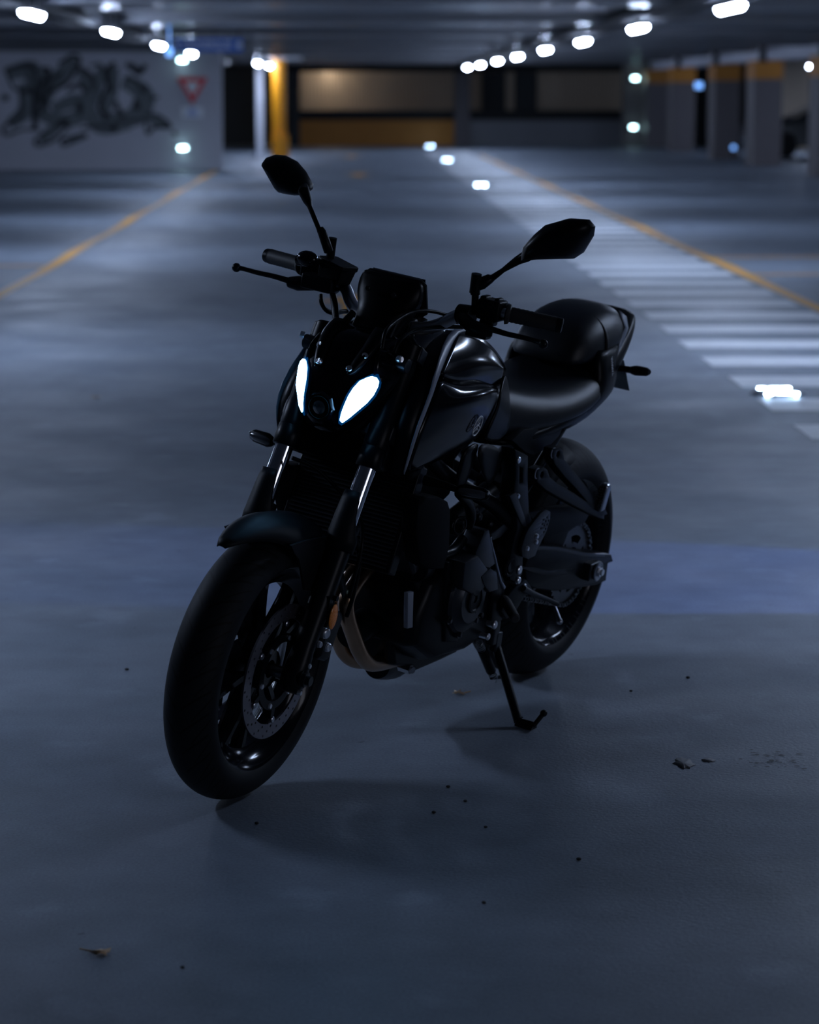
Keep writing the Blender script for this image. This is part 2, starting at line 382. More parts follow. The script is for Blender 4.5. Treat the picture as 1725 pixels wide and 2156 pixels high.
# cable trays along the two rows of lamps
RL = [(1538, 20), (1344, 62), (1228, 90), (1149, 107), (1090, 121), (1048, 130), (1012, 138), (985, 143)]
LL = [(68, 33), (234, 70), (335, 98), (403, 115), (441, 127), (543, 135), (567, 140)]
LZ = 2.23
for sx, nm in ((-1, 'left'), (1, 'right')):
    r0 = empty('cable_tray', (sx*3.25+(.1 if sx > 0 else 0), 40, 2.33)); tag(r0, 'dark cable tray hung under the ceiling along the %s row of lamps' % nm, 'cable tray')
    q = MB(); q.box((0, 0, 0), (.42, 78, .012)); q.box((-.21, 0, .035), (.012, 78, .08)); q.box((.21, 0, .035), (.012, 78, .08)); mk('tray', q, 'tray', r0, smooth=False)
    q = MB()
    for j in range(5): q.tube([(-.14+.07*j, -39, .03), (-.14+.07*j+.01, 0, .035), (-.14+.07*j, 39, .03)], .022, 8)
    mk('cable', q, 'tray', r0)
    for j in range(20):
        q = MB(); q.cyl((0, -38+4*j, 0), (0, -38+4*j, .14), .008, n=8); mk('hanger', q, 'tray', r0)
nums = ['nearest', 'second', 'third', 'fourth', 'fifth', 'sixth', 'seventh', 'farthest']
def lamp(loc, label, on=True, group='ceiling lamps', m='lamp'):
    r0 = empty('ceiling_lamp', loc); tag(r0, label, 'lamp', group)
    q = MB(); q.box((0, 0, .045), (.11, 1.22, .035)); q.cyl((0, -.4, .06), (0, -.4, .235), .008, n=8); q.cyl((0, .4, .06), (0, .4, .235), .008, n=8)
    mk('housing', q, 'lamp_house', r0, smooth=False, bevel=.004)
    q = MB(); R = []
    for y in (-.60, -.58, .58, .60):
        k = .7 if abs(y) > .59 else 1
        R.append([(.048*math.cos(t)*k, y, .03+.055*math.sin(t)*k) for t in np.linspace(math.pi, 2*math.pi, 9)]+[(.048*k, y, .03), (-.048*k, y, .03)])
    q.rings(R); mk('diffuser', q, m if on else 'lamp_off', r0)
    return r0
for i, p in enumerate(RL):
    v = F(p[0], p[1], LZ); lamp((v.x, v.y, LZ), 'glowing batten lamp, %s in the right row under the ceiling' % nums[i], group='lamps of the right row')
for i, p in enumerate(LL):
    v = F(p[0], p[1], LZ); lamp((v.x, v.y, LZ), 'glowing batten lamp, %s in the left row under the ceiling' % nums[i], group='lamps of the left row')
v = F(475, 133, LZ); lamp((v.x, v.y, LZ), 'unlit dull batten lamp above the dark opening left of the yellow column', on=False)
v = F(1714, 140, LZ); lamp((v.x, v.y, LZ), 'glowing lamp in the right bay at the right edge of the picture')
# lamps of the same rows that hang nearer than the frame shows; they light the motorcycle
for p, l in (((-2.95, 15.4), 'batten lamp of the left row hanging behind the motorcycle, above the frame'), ((-2.9, 7.2), 'batten lamp of the left row hanging beside the motorcycle, above the frame'),
             ((3.26, 15.1), 'batten lamp of the right row hanging behind the motorcycle, above the frame'), ((3.26, 8.2), 'batten lamp of the right row hanging beside the motorcycle, above the frame')):
    lamp((p[0], p[1], LZ), l, m='lamp_strong' if p == (3.26, 8.2) else 'lamp_weak' if p == (-2.9, 7.2) else 'lamp')
# the right bay row continued beyond the frame, plus an added left row
for i in range(3, 9):
    for xx, nm in ((12.2, 'right bay'), (-11.0, 'added left bay')):
        if xx < 0 and i > 5: continue
        lamp((xx, -3.0+PER*i, LZ), 'batten lamp of the %s row outside the frame' % nm, group='lamps of the %s row' % nm)
lamp((-.5, YB+.9, 2.30), 'added unseen warm batten lamp behind the header beam, washing the beige cladding at the far end', m='lamp_warm')  # unseen lamp added to brighten the beige cladding
# added glowing panel and wall, unseen behind the camera, mirrored in the fork tubes
b = MB(); b.box((8.85, -2.2, .25), (.2, 7.4, .5)); b.box((8.85, -2.2, 2.39), (.2, 7.4, .16)); b.box((8.85, -5.2, 1.4), (.2, 1.4, 1.9)); b.box((8.85, 1.2, 1.4), (.2, .6, 1.9)); struct('wall_added_surround', b, 'wallp')
b = MB(); b.box((8.86, -1.8, 1.4), (.03, 5.4, 1.82)); struct('added_glow_panel', b, 'added_glow')
b = MB()
for i in range(4): b.box((8.83, -4.5+1.8*i, 1.4), (.06, .05, 1.82))
struct('trim_41', b, 'tray')
# emergency lamps on the walls
for (px, py, Y, l) in ((384, 127, YL-.06, 'small bright greenish lamp high on the grey wall above the give way sign'), (385, 312, YL-.06, 'small bright greenish lamp low on the grey wall below the give way sign'),
                       (1338, 165, YB-1.6, 'small bright greenish lamp high on the far wall left of the orange banded pillars'), (1334, 268, YB-1.6, 'small bright greenish lamp low on the far wall left of the orange banded pillars')):
    v = W(px, py, Y); r0 = empty('wall_lamp', v); tag(r0, l, 'lamp', 'emergency lamps on the walls')
    q = MB(); q.box((0, .03, 0), (.22, .05, .10)); mk('housing', q, 'lamp_house', r0, smooth=False)
    q = MB(); q.box((0, -.015, 0), (.15, .04, .05)); mk('diffuser', q, 'exit', r0, bevel=.01)
v = F(1545, 311, .32); r0 = empty('added_glint_lamp', (v.x, v.y, .0)); tag(r0, 'small low bluish lamp added as a glint between the second and third grey pillars', 'lamp')
q = MB(); q.cyl((0, 0, 0), (0, 0, .28), .03); mk('post', q, 'tray', r0); q = MB(); q.sphere((0, 0, .32), .05); mk('diffuser', q, 'bluelit', r0)  # lamp added to give the small bluish glint
# hanging blue sign
v = W(438, 95, 37.5); r0 = empty('hanging_sign', v); tag(r0, 'long blue hanging sign with pale lettering under the ceiling, above the give way sign', 'sign')
q = MB(); q.box((0, 0, 0), (.99, .04, .19)); mk('panel', q, 'signblue', r0, smooth=False)
vs, fs = curve_mesh(None, .006, text='VINNERSLIE', size=.135, bold=.003); q = MB(); q.add([(x*1.0-.02, -.03, y) for x, y, z in vs], fs); mk('lettering', q, 'signwhite', r0, smooth=False)
q = MB(); q.cyl((.44, -.022, .0), (.44, -.03, .0), .045, n=24); q.cyl((-.44, -.022, 0), (-.44, -.03, 0), .035, n=24); mk('round_mark', q, 'signwhite', r0)
q = MB(); q.cyl((.1, 0, .09), (.1, 0, .25), .01, n=8); q.cyl((.44, 0, .09), (.44, 0, .25), .01, n=8); mk('hanger', q, 'tray', r0)
v = W(357, 110, 37.5); q = MB(); q.box(v, (.09, .04, .12)); q.cyl((v.x, v.y, v.z), (v.x, v.y, 2.475), .008, n=6); o = mk('small_sign', q, 'bluelit', smooth=False); tag(o, 'tiny blue lit sign just left of the long blue hanging sign', 'sign')
v = W(1463, 180, 72.5); q = MB(); q.box(v, (.42, .05, .16)); q.cyl((v.x, v.y, v.z), (v.x, v.y, 2.475), .01, n=6); o = mk('small_sign', q, 'bluelit', smooth=False); tag(o, 'small blue lit sign seen between two orange banded pillars', 'sign')
# give way sign and the small plate under it
v = W(405, 192, YL-.03); r0 = empty('give_way_sign', v); tag(r0, 'red and white triangular give way sign on the grey wall', 'sign')
def tri(s, y, sc=1.0): return [(-.31*s, y, .27*s+(1-s)*.09), (.31*s, y, .27*s+(1-s)*.09), (0, y, -.26*s+(1-s)*.09)]
q = MB(); q.rings([tri(1, .02), tri(1, -.005)]); mk('red_triangle', q, 'signred', r0, smooth=False)
q = MB(); q.rings([tri(.52, .0), tri(.52, -.012)]); mk('white_triangle', q, 'signwhite', r0, smooth=False)
v = W(405, 236, YL-.03); r0 = empty('supplementary_sign', v); tag(r0, 'small pale plate with faint blue lettering under the give way sign', 'sign')
q = MB(); q.box((0, 0, 0), (.42, .02, .2)); mk('panel', q, 'signwhite', r0, smooth=False)
q = MB()
for j, (wd, zz) in enumerate(((.14, .05), (.22, .0), (.24, -.055))): q.box((0, -.014, zz), (wd, .006, .022))
mk('lettering', q, 'signblue', r0, smooth=False)
# graffiti: spray strokes on the grey wall, positions in the picture (zoomed 4.54x, origin y 90)
r0 = empty('graffiti', W(180, 210, YL-.005)); tag(r0, 'large grey and black graffiti lettering sprayed on the grey wall', 'graffiti')
gz = 1725/380.
def stroke(mb, pts, wpx, lift):
    P = [W(a/gz, 90+b/gz, YL-lift)-r0.location for a, b in pts]; wd = wpx/gz/FPX*YL/2
    Q = []
    for i in range(len(P)-1):
        a, b_, c_, d = P[max(i-1, 0)], P[i], P[i+1], P[min(i+2, len(P)-1)]
        for t in (0, .2, .4, .6, .8): Q.append(.5*((2*b_)+(c_-a)*t+(2*a-5*b_+4*c_-d)*t*t+(3*b_-a-3*c_+d)*t**3))
    Q.append(P[-1]); R = []
    for i in range(len(Q)):
        t = Q[min(i+1, len(Q)-1)]-Q[max(i-1, 0)]; n = Vector((-t.z, 0, t.x)); n.normalize()
        ww = wd*(.55+.45*math.sin(math.pi*min(max(i/(len(Q)-1), .12), .88))); R.append([Q[i]-n*ww, Q[i]+n*ww])
    mb.rings(R, cap=False, close=False)
fillS = [([(60, 300), (300, 260), (330, 420), (180, 460)], 190), ([(230, 420), (250, 640), (90, 780)], 150), ([(720, 150), (480, 420), (380, 640), (560, 760)], 170), ([(760, 280), (880, 420), (760, 700), (520, 740)], 170),
         ([(980, 240), (900, 470), (800, 700)], 140), ([(600, 760), (380, 930)], 110), ([(1180, 360), (1380, 500), (1300, 700), (1060, 740)], 200), ([(1100, 230), (1060, 500), (1000, 680)], 120), ([(1330, 720), (1480, 740), (1600, 790)], 100), ([(500, 640), (760, 560), (960, 800), (1250, 770)], 160), ([(640, 930), (830, 880)], 60)]
q = MB()
for i, (p, wd) in enumerate(fillS): stroke(q, p, wd, .001+.0006*i)
mk('grey_fill', q, 'sprayg', r0, smooth=False)
darkS = [([(40, 270), (180, 230), (320, 230), (360, 420)], 40), ([(60, 280), (130, 430), (190, 460), (200, 680), (40, 800), (60, 880), (220, 830), (380, 830)], 34), ([(190, 480), (330, 470), (330, 760), (350, 830)], 60),
         ([(400, 250), (470, 270), (380, 460), (420, 620)], 55), ([(560, 200), (700, 120), (760, 180), (640, 380), (460, 480), (440, 600), (370, 680)], 40), ([(600, 280), (480, 380), (420, 560)], 40),
         ([(640, 460), (760, 400), (830, 480)], 50), ([(700, 290), (780, 250), (880, 330), (890, 460)], 44), ([(740, 560), (770, 620), (750, 690)], 55), ([(860, 220), (960, 210), (1010, 300)], 30), ([(1100, 190), (1030, 260), (1040, 400), (1080, 470)], 60), ([(1040, 400), (960, 590), (1000, 690), (1060, 720)], 50),
         ([(1200, 210), (1270, 230), (1330, 280), (1390, 210)], 70), ([(1180, 340), (1290, 360), (1380, 470), (1400, 400)], 34), ([(1290, 540), (1320, 650)], 60), ([(1110, 560), (1140, 660), (1190, 700)], 50), ([(990, 690), (1040, 720)], 80),
         ([(540, 800), (620, 750), (650, 830)], 60), ([(450, 850), (340, 930), (370, 980), (520, 930), (640, 820)], 34), ([(830, 880), (700, 900), (600, 930), (620, 980), (840, 890)], 34), ([(780, 820), (900, 800), (1050, 800), (1110, 850), (1090, 770), (1260, 740), (1380, 730)], 34),
         ([(1380, 690), (1500, 690), (1630, 800), (1480, 810), (1410, 870), (1390, 740)], 34), ([(20, 520), (80, 530)], 60), ([(1430, 530), (1520, 520)], 26), ([(1650, 850), (1690, 880)], 40)]
q = MB()
for i, (p, wd) in enumerate(darkS): stroke(q, p, wd, .009+.0004*i)
mk('dark_outline', q, 'sprayd', r0, smooth=False)
# ------------------------------------------------------------------ floor markings
r0 = empty('pedestrian_crossing', (2.65, 12, 0)); tag(r0, 'row of white crossing bars painted on the floor beside the yellow line on the right', 'road marking')
yy = 11.55
for i in range(58):
    q = MB(); x0, x1 = 2.05+random.uniform(-.01, .01), 3.25
    if min(abs(yy-F(a_, b_).y) for a_, b_ in ((1638, 830), (1160, 493), (1012, 391), (941, 338), (905, 309))) < .46: x0 = 2.46
    q.box(((x0+x1)/2-2.65, yy-12, .0015), (x1-x0, .50, .003)); mk('stripe', q, 'white_line', r0, smooth=False); yy += 1.04
def line(name, xs, y0, y1, wd, label):
    q = MB(); R = []
    n = 24
    for i in range(n+1):
        y = y0+(y1-y0)*i/n; x = xs+.015*math.sin(y*.9); R.append([(x-wd/2, y, .004), (x+wd/2, y, .004)])
    q.rings(R, cap=False, close=False); o = mk(name, q, 'yellow_line', smooth=False); tag(o, label, 'road marking'); return o
line('yellow_line', -2.63, 12, 52.8, .11, 'long yellow line painted on the floor at the left')
line('yellow_line', 3.36, 12, 66, .11, 'long yellow line painted on the floor along the white crossing bars')
def hline(px, py, x0, x1, label):
    p = F(px, py); q = MB(); q.box(((x0+x1)/2, p.y, .002), (x1-x0, .1, .003)); o = mk('yellow_line', q, 'yellow_line', smooth=False); tag(o, label, 'road marking', 'short yellow parking lines')
hline(0, 560, -5.2, -2.7, 'short yellow line meeting the long left line at a right angle')
hline(1725, 541, 3.42, 6.2, 'farther short yellow line leaving the long right line at a right angle')
hline(1725, 578, 3.42, 5.2, 'nearer short yellow line leaving the long right line at a right angle')
for i, (px, py, l) in enumerate(((754, 641, 'worn yellow floor arrow half hidden behind the handlebar'), (755, 368, 'worn yellow floor arrow in the middle of the lane, nearer of the two far ones'), (740, 330, 'worn yellow floor arrow in the middle of the lane, farther of the two far ones'))):
    p = F(px, py); q = MB(); q.add([(p.x-.11, p.y-.9, .003), (p.x+.11, p.y-.9, .003), (p.x+.11, p.y+.2, .003), (p.x+.3, p.y+.2, .003), (p.x, p.y+.9, .003), (p.x-.3, p.y+.2, .003), (p.x-.11, p.y+.2, .003)], [(0, 1, 2, 3, 4, 5, 6)])
    o = mk('floor_arrow', q, 'yellow_line', smooth=False, solid=.002); tag(o, l, 'road marking', 'yellow floor arrows')
# road studs with light
SL = ['nearest, in the gap of the white crossing bars', 'second from the camera, hidden behind the raised mirror', 'third from the camera, beside the crossing bars', 'fourth from the camera in the lane', 'farthest from the camera near the back wall']
for i, (px, py) in enumerate(((1638, 830), (1160, 493), (1012, 391), (941, 338), (905, 309))):
    p = F(px, py); r0 = empty('road_stud', (p.x, p.y, 0)); tag(r0, 'glowing white stud light on the floor, '+SL[i], 'floor light', 'glowing studs on the floor')
    q = MB(); q.tube([(0, 0, 0), (0, 0, .012), (0, 0, .022), (0, 0, .026)], [.15, .14, .10, .03], 36); mk('body', q, 'steel', r0)
    q = MB()
    for xx, ww in ((-.062, .04), (.03, .11)):
        q.box((xx, -.118, .015), (ww, .012, .012)); q.box((xx, .118, .015), (ww, .012, .012))
    mk('led_window', q, 'stud_led', r0, smooth=False, bevel=.003)
# leaves, grit, stains
def leaf(px, py, s, a, label):
    p = F(px, py, 0); pts = []
    for i, (rr) in enumerate([1, .45, .9, .4, .75, .35, .55, .3, .5, .35, .75, .4, .95, .45]):
        t = 2*math.pi*i/14+a; pts.append((rr*s*math.cos(t), rr*s*.8*math.sin(t), .002+.010*abs(math.sin(i*2.1))*(rr)))
    q = MB(); n = len(pts); q.add([(0, 0, .008)]+pts, [(0, 1+i, 1+(i+1) % n) for i in range(n)]); q.tube([(s*.8*math.cos(a), s*.6*math.sin(a), .004), (s*1.5*math.cos(a+.1), s*1.2*math.sin(a+.1), .006)], .0012, 6)
    o = mk('dry_leaf', q, 'leaf', solid=.0012); o.location = p; tag(o, label, 'leaf', 'dry leaves on the floor')
leaf(963, 1462, .024, .2, 'curled brown dry leaf on the floor under the motorcycle, left of the kickstand')
leaf(215, 2010, .030, 2.6, 'brown dry leaf on the bare floor at the lower left')
leaf(200, 838, .034, 1.0, 'blurred brown dry leaf on the floor left of the motorcycle')
for px, py in ((944, 1658), (1023, 1743), (980, 1688), (1219, 1811), (1019, 1902), (541, 1735), (267, 1411), (45, 708), (115, 632), (1329, 1456), (1449, 1428), (914, 1712), (384, 2038)):
    p = F(px, py); s = random.uniform(.0035, .006); q = MB(); q.sphere((0, 0, s*.5), s, 6, (1, 1.2, .5)); o = mk('grit', q, 'pebble'); o.location = p; tag(o, 'tiny dark piece of grit on the concrete floor', 'grit', 'dark grit on the floor')
for (px, py, sx, sy, l) in ((1440, 1608, .022, .05, 'dark ragged stain on the floor at the right, left one of two close together'), (1492, 1601, .016, .018, 'small dark ragged stain on the floor at the right, right one of two close together')):
    p = F(px, py); q = MB(); n = 22; q.add([(0, 0, .001)]+[(sx*math.cos(t)*(1+random.uniform(-.25, .2)), sy*math.sin(t)*(1+random.uniform(-.25, .2)), .001) for t in np.linspace(0, 2*math.pi, n, endpoint=False)], [(0, 1+i, 1+(i+1) % n) for i in range(n)])
    o = mk('floor_stain', q, 'stain', solid=.0008); o.location = p; tag(o, l, 'stain')
r0 = empty('floor_stain', F(1620, 1600)); tag(r0, 'wide patch of scattered dark flecks on the floor at the right edge', 'stain')
q = MB()
for i in range(46):
    cx, cy = random.gauss(0, .032), random.gauss(0, .045); n = 8; s = random.uniform(.002, .006)
    q.add([(cx+s*math.cos(t)*random.uniform(.6, 1.6), cy+s*.8*math.sin(t)*random.uniform(.6, 1.6), .001+.00003*i) for t in np.linspace(0, 2*math.pi, n, endpoint=False)], [tuple(range(n))])
mk('flecks', q, 'stain', r0, smooth=False)['kind'] = 'stuff'
#MOTO
# ================================================================== THE MOTORCYCLE
moto = empty('motorcycle')
moto.matrix_world = Matrix.Rotation(-TH, 4, 'Z') @ Matrix.Translation((BX, BY, .0015)) @ Matrix.Rotation(YAW, 4, 'Z') @ Matrix.Rotation(-LEAN, 4, 'X')
tag(moto, 'black naked motorcycle leaning on its kickstand with both daytime lights glowing', 'motorcycle')
P = lambda *a, **k: S(*a, **k)
# ---------------- wheels
def tyre(name, cx, cz, R, wd, rb, yb, st, par, nrep):
    me = bpy.data.meshes.new(name); n = 160; prof = []
    A = 1.42
    for a in np.linspace(-A, A, 29): prof.append((wd*math.sin(a), R-wd*.95+wd*.95*math.cos(a), a/A))
    e0 = [(-yb, rb, -1.15), (-wd*.99, (rb+prof[0][1])/2, -1.08)]; e1 = [(wd*.99, (rb+prof[-1][1])/2, 1.08), (yb, rb, 1.15)]
    prof = [(-yb+.012, rb-.012, -1.2)]+e0+prof+e1+[(yb-.012, rb-.012, 1.2)]
    vs, tr = [], []
    for i in range(n+1):
        t = 2*math.pi*i/n
        for y, r, u in prof: vs.append((cx+r*math.cos(t), y, cz+r*math.sin(t))); tr.append((i/n*nrep, u, 0))
    m = len(prof); fs = [(i*m+j, i*m+j+1, (i+1)*m+j+1, (i+1)*m+j) for i in range(n) for j in range(m-1)]
    if st: vs = [tuple(steer(p)) for p in vs]
    me.from_pydata([tuple(v) for v in vs], [], fs); at = me.attributes.new('tread', 'FLOAT_VECTOR', 'POINT')
    for i, v in enumerate(tr): at.data[i].vector = v
    me.shade_smooth(); me.materials.append(M['tyre']); o = bpy.data.objects.new(name, me); COL.objects.link(o); o.parent = par
    return o
def wheel(name, cx, cz, st, hw, phase, label):
    q = MB(); L = hw+.006
    q.lathe([(-L, .228), (-L+.006, .230), (-hw+.006, .222), (-hw+.014, .212), (-hw*.55, .207), (-hw*.35, .192), (hw*.35, .192), (hw*.55, .207), (hw-.014, .212), (hw-.006, .222), (L-.006, .230), (L, .228),
             (L-.002, .222), (hw-.012, .206), (hw*.55, .200), (hw*.35, .184), (-hw*.35, .184), (-hw*.55, .200), (-hw+.012, .206), (-L+.002, .222)], cx, cz, 96, closed=True)
    q.lathe([(-.045, .02), (-.045, .042), (-.02, .05), (.02, .05), (.045, .042), (.045, .02)], cx, cz, 40, closed=True)
    r0 = mk(name, q, 'rim', moto, st=st, label=label, ang=50)
    for k in range(5):           # five pairs of slim spokes
        for s in (-1, 1):
            a0 = phase+2*math.pi*k/5+s*.14; a1 = phase+2*math.pi*k/5+s*.235
            q = MB(); R = []
            for t in np.linspace(0, 1, 6):
                a = a0+(a1-a0)*t; r = .038+(.190-.038)*t; wdd = .015-.004*t+.006*max(0, t-.8)*5; dp = .024-.008*t
                c = np.array([cx+r*math.cos(a), 0, cz+r*math.sin(a)]); tg = np.array([-math.sin(a), 0, math.cos(a)])
                R.append([c+tg*wdd*u+np.array([0, dp*v, 0]) for u, v in ((-1, -.5), (-.5, -1), (.5, -1), (1, -.5), (1, .5), (.5, 1), (-.5, 1), (-1, .5))])
            q.rings(R); mk('spoke', q, 'rim', r0, st=st, ang=30)
    return r0
fw = wheel('front_wheel', 1.4, .3, True, .046, 1.25, None)
tyre('tyre', 1.4, .3, .300, .060, .224, .050, True, fw, 34)
rw = wheel('rear_wheel', 0, .315, False, .072, .4, None)
tyre('tyre', 0, .315, .315, .090, .224, .078, False, rw, 30)
def disc(y, par, R=.149, r=.117, cx=1.4, cz=.3, st=True, th=.0045, name='brake_disc'):
    sp = [circle2(cx, cz, R, 80)]; inn = []
    for t in np.linspace(0, 2*math.pi, 120, endpoint=False):
        f = abs(((t/(2*math.pi)*6) % 1)-.5); rr = r-(.013 if f < .07 else 0); inn.append((cx+rr*math.cos(t), cz+rr*math.sin(t)))
    sp.append(inn)
    for k in range(60):
        t = 2*math.pi*k/60; rr = (r+.006, (R+r)/2, R-.006)[k % 3]; sp.append(circle2(cx+rr*math.cos(t), cz+rr*math.sin(t), .0031, 7))
    o = mk(name, plate(sp, y, th), 'disc', par, st=st, smooth=False)
    q = MB(); sp = [circle2(cx, cz, .085, 60), circle2(cx, cz, .066, 60)]
    pl = plate(sp, y, .006)
    for k in range(6):
        t = 2*math.pi*(k+.5)/6; c = np.array([cx+.098*math.cos(t), y, cz+.098*math.sin(t)]); Rm = rotm((0, 1, 0), -t); pl.box(c, (.034, .006, .014), Rm)
    mk('disc_carrier', pl, 'blackmetal', par, st=st, smooth=False)
    for k in range(6):
        t = 2*math.pi*(k+.5)/6; s = 1 if y > 0 else -1
        q = MB(); q.bolt((cx+.108*math.cos(t), y+s*.003, cz+.108*math.sin(t)), (0, s, 0), .007, .004); mk('disc_rivet', q, 'steel', par, st=st)
        q = MB(); q.bolt((cx+.076*math.cos(t+.3), y+s*.003, cz+.076*math.sin(t+.3)), (0, s, 0), .006, .005); mk('disc_bolt', q, 'bolt', par, st=st)
disc(.064, fw); disc(-.064, fw)
disc(-.085, rw, .122, .098, 0, .315, False)
for wh, c, stt in ((fw, (1.4, .3), True),):
    q = MB(); q.cyl((c[0], -.125, c[1]), (c[0], .125, c[1]), .0135); mk('axle', q, 'steel', wh, st=stt)
# ---------------- fork
def ax(s, y, off=0): return np.array([1.40+off*math.cos(RAKE), y, .30+off*math.sin(RAKE)])+s*SD
for sd, lab in ((1, 'left fork leg with caliper and amber reflector'), (-1, 'right fork leg')):
    Y = .103*sd
    q = MB(); q.tube([ax(-.035, Y), ax(-.02, Y), ax(.03, Y), ax(.06, Y), ax(.30, Y), ax(.325, Y), ax(.327, Y), ax(.345, Y)], [.018, .026, .027, .024, .027, .027, .030, .030], 28)
    q.cyl((1.4, Y-.02*sd, .3), (1.4, Y+.024*sd, .3), .022)
    leg = mk('fork_leg', q, 'blackmetal', moto, st=True, label=lab)
    q = MB(); q.tube([ax(.33, Y), ax(.50, Y)], .0205, 40); mk('stanchion', q, 'chrome', leg, st=True, label='polished stanchion tube')
    q = MB(); q.tube([ax(.475, Y), ax(.478, Y), ax(.52, Y), ax(.522, Y), ax(.53, Y), ax(.58, Y), ax(.583, Y), ax(.76, Y), ax(.765, Y)], [.026, .028, .028, .0265, .028, .028, .0265, .0265, .022], 32); mk('upper_tube', q, 'satin', leg, st=True)
    # plastic guard in front of the tube
    q = MB(); R = []
    for s, rr, e in ((.285, .033, 1.9), (.31, .035, 1.9), (.335, .034, 1.35), (.36, .033, 1.05), (.395, .031, .95), (.415, .029, .8)):
        R.append([ax(s, Y)+rr*(math.cos(t-.25)*np.array([math.cos(RAKE), 0, math.sin(RAKE)])+math.sin(t-.25)*np.array([0, 1, 0])) for t in np.linspace(-e, e, 15)])
    q.rings(R, cap=False, close=False); mk('fork_guard', q, 'matte', leg, st=True, solid=.003)
    # caliper
    q = MB(); c = ax(.115, Y-.006*sd, -.070)
    Rc = rotm((0, 1, 0), -RAKE)
    prof = [(-.032, -.055), (.02, -.062), (.034, -.03), (.034, .03), (.02, .062), (-.032, .055)]
    q.rings([[c+Rc@np.array([a*k, yy, b*k]) for a, b in prof] for yy, k in ((-.040*1, .85), (-.032, 1), (.018, 1), (.026, .82))]); cal = mk('brake_caliper', q, 'blackmetal', leg, st=True, bevel=.004)
    q = MB(); q.tube([ax(.17, Y+.0, -.02), ax(.15, Y, -.05)], .012, 12); q.tube([ax(.07, Y, -.02), ax(.08, Y, -.05)], .012, 12); mk('caliper_mount', q, 'blackmetal', leg, st=True)
    if sd > 0:
        for (px, py, r) in ((690, 1364, .0095), (672, 1358, .007), (686, 1335, .011)):
            p = P(px, py, .128, st=True); q = MB(); q.cyl((p[0], .095, p[2]), (p[0], .128, p[2]), r*1.1); q.bolt((p[0], .128, p[2]), (.2, 1, 0), r, .006); mk('caliper_bolt', q, 'bolt', leg, st=True)
    # amber reflector
    p = P(702, 1300, .137, st=True); p = (p[0], .137*sd, p[2])
    q = MB(); q.sphere(p, .0285, 12, (.62, .2, 1)); mk('reflector', q, 'amber', leg, st=True, label='amber reflector')
    q = MB(); q.box((p[0]+.01, p[1]-.016*sd, p[2]+.02), (.012, .02, .05)); q.cyl((p[0]-.003, p[1]-.012*sd, p[2]+.04), (p[0]-.003, p[1]+.002*sd, p[2]+.04), .006); mk('reflector_bracket', q, 'blackmetal', leg, st=True)
    q = MB(); q.cyl((1.4, Y+.02*sd, .3), (1.4, Y+.032*sd, .3), .017, n=6); q.cyl((1.4, Y+.03*sd, .3), (1.4, Y+.042*sd, .3), .011); mk('axle_nut', q, 'gunmetal', leg, st=True)
    for dz in (-.03, .03):
        p = ax(dz, Y+.024*sd, .0); q = MB(); q.bolt(p, (0, sd, 0), .0055, .006); mk('pinch_bolt', q, 'bolt', leg, st=True)
q = MB()
R = []
for y, k in ((-.135, .6), (-.11, 1), (0, 1.15), (.11, 1), (.135, .6)):
    R.append([ax(.56+a, y, -.012+b*k) for a, b in ((-.018, -.03), (.018, -.03), (.018, .03), (-.018, .03))])
q.rings(R); mk('lower_triple_clamp', q, 'blackmetal', moto, st=True, bevel=.004)
q = MB(); R = [[r_+SD*.185 for r_ in ring] for ring in R]; q.rings(R); mk('upper_triple_clamp', q, 'blackmetal', moto, st=True, bevel=.004)
q = MB(); q.tube([ax(.54, 0, -.035), ax(.75, 0, -.035)], .03, 24); mk('steering_head', q, 'blackmetal', moto, st=True)
# ---------------- front fender
q = MB(); R = []; 
def arc(a0, a1, n=16):
    for i in range(n+1):
        t = i/n; a = math.radians(a0+(a1-a0)*t)
        yield t, a
for t, a in arc(54, 152, 22):
    if t < .38: k = t/.38; hw = .010+.070*k**.75; top = .374-.038*k; drop = .008+.076*k**1.2
    else: k = (t-.38)/.62; hw = .080; top = .336-.002*k; drop = .084+.005*k-(.04*max(0, k-.6))
    ring = []
    for u in np.linspace(-1, 1, 15):
        yy = hw*math.sin(u*math.pi/2*.98)*1.0; rr = top-drop*(1-math.cos(u*math.pi/2*.98))
        ring.append((1.4+rr*math.cos(a), yy, .3+rr*math.sin(a)))
    R.append(ring)
q.rings(R, cap=False, close=False); fen = mk('front_fender', q, 'matte', moto, st=True, solid=.003, off=-1)
for s in (1, -1):
    pts = [P(a, b, .079, st=True) for a, b in ((612, 1150), (640, 1140), (692, 1130), (700, 1165), (688, 1215), (662, 1245), (640, 1242), (634, 1205), (628, 1178), (618, 1165))]
    mk('fender_stay', plate([[(p[0], p[2]) for p in pts]], .079*s, .004, .001), 'matte', fen, st=True, smooth=False)
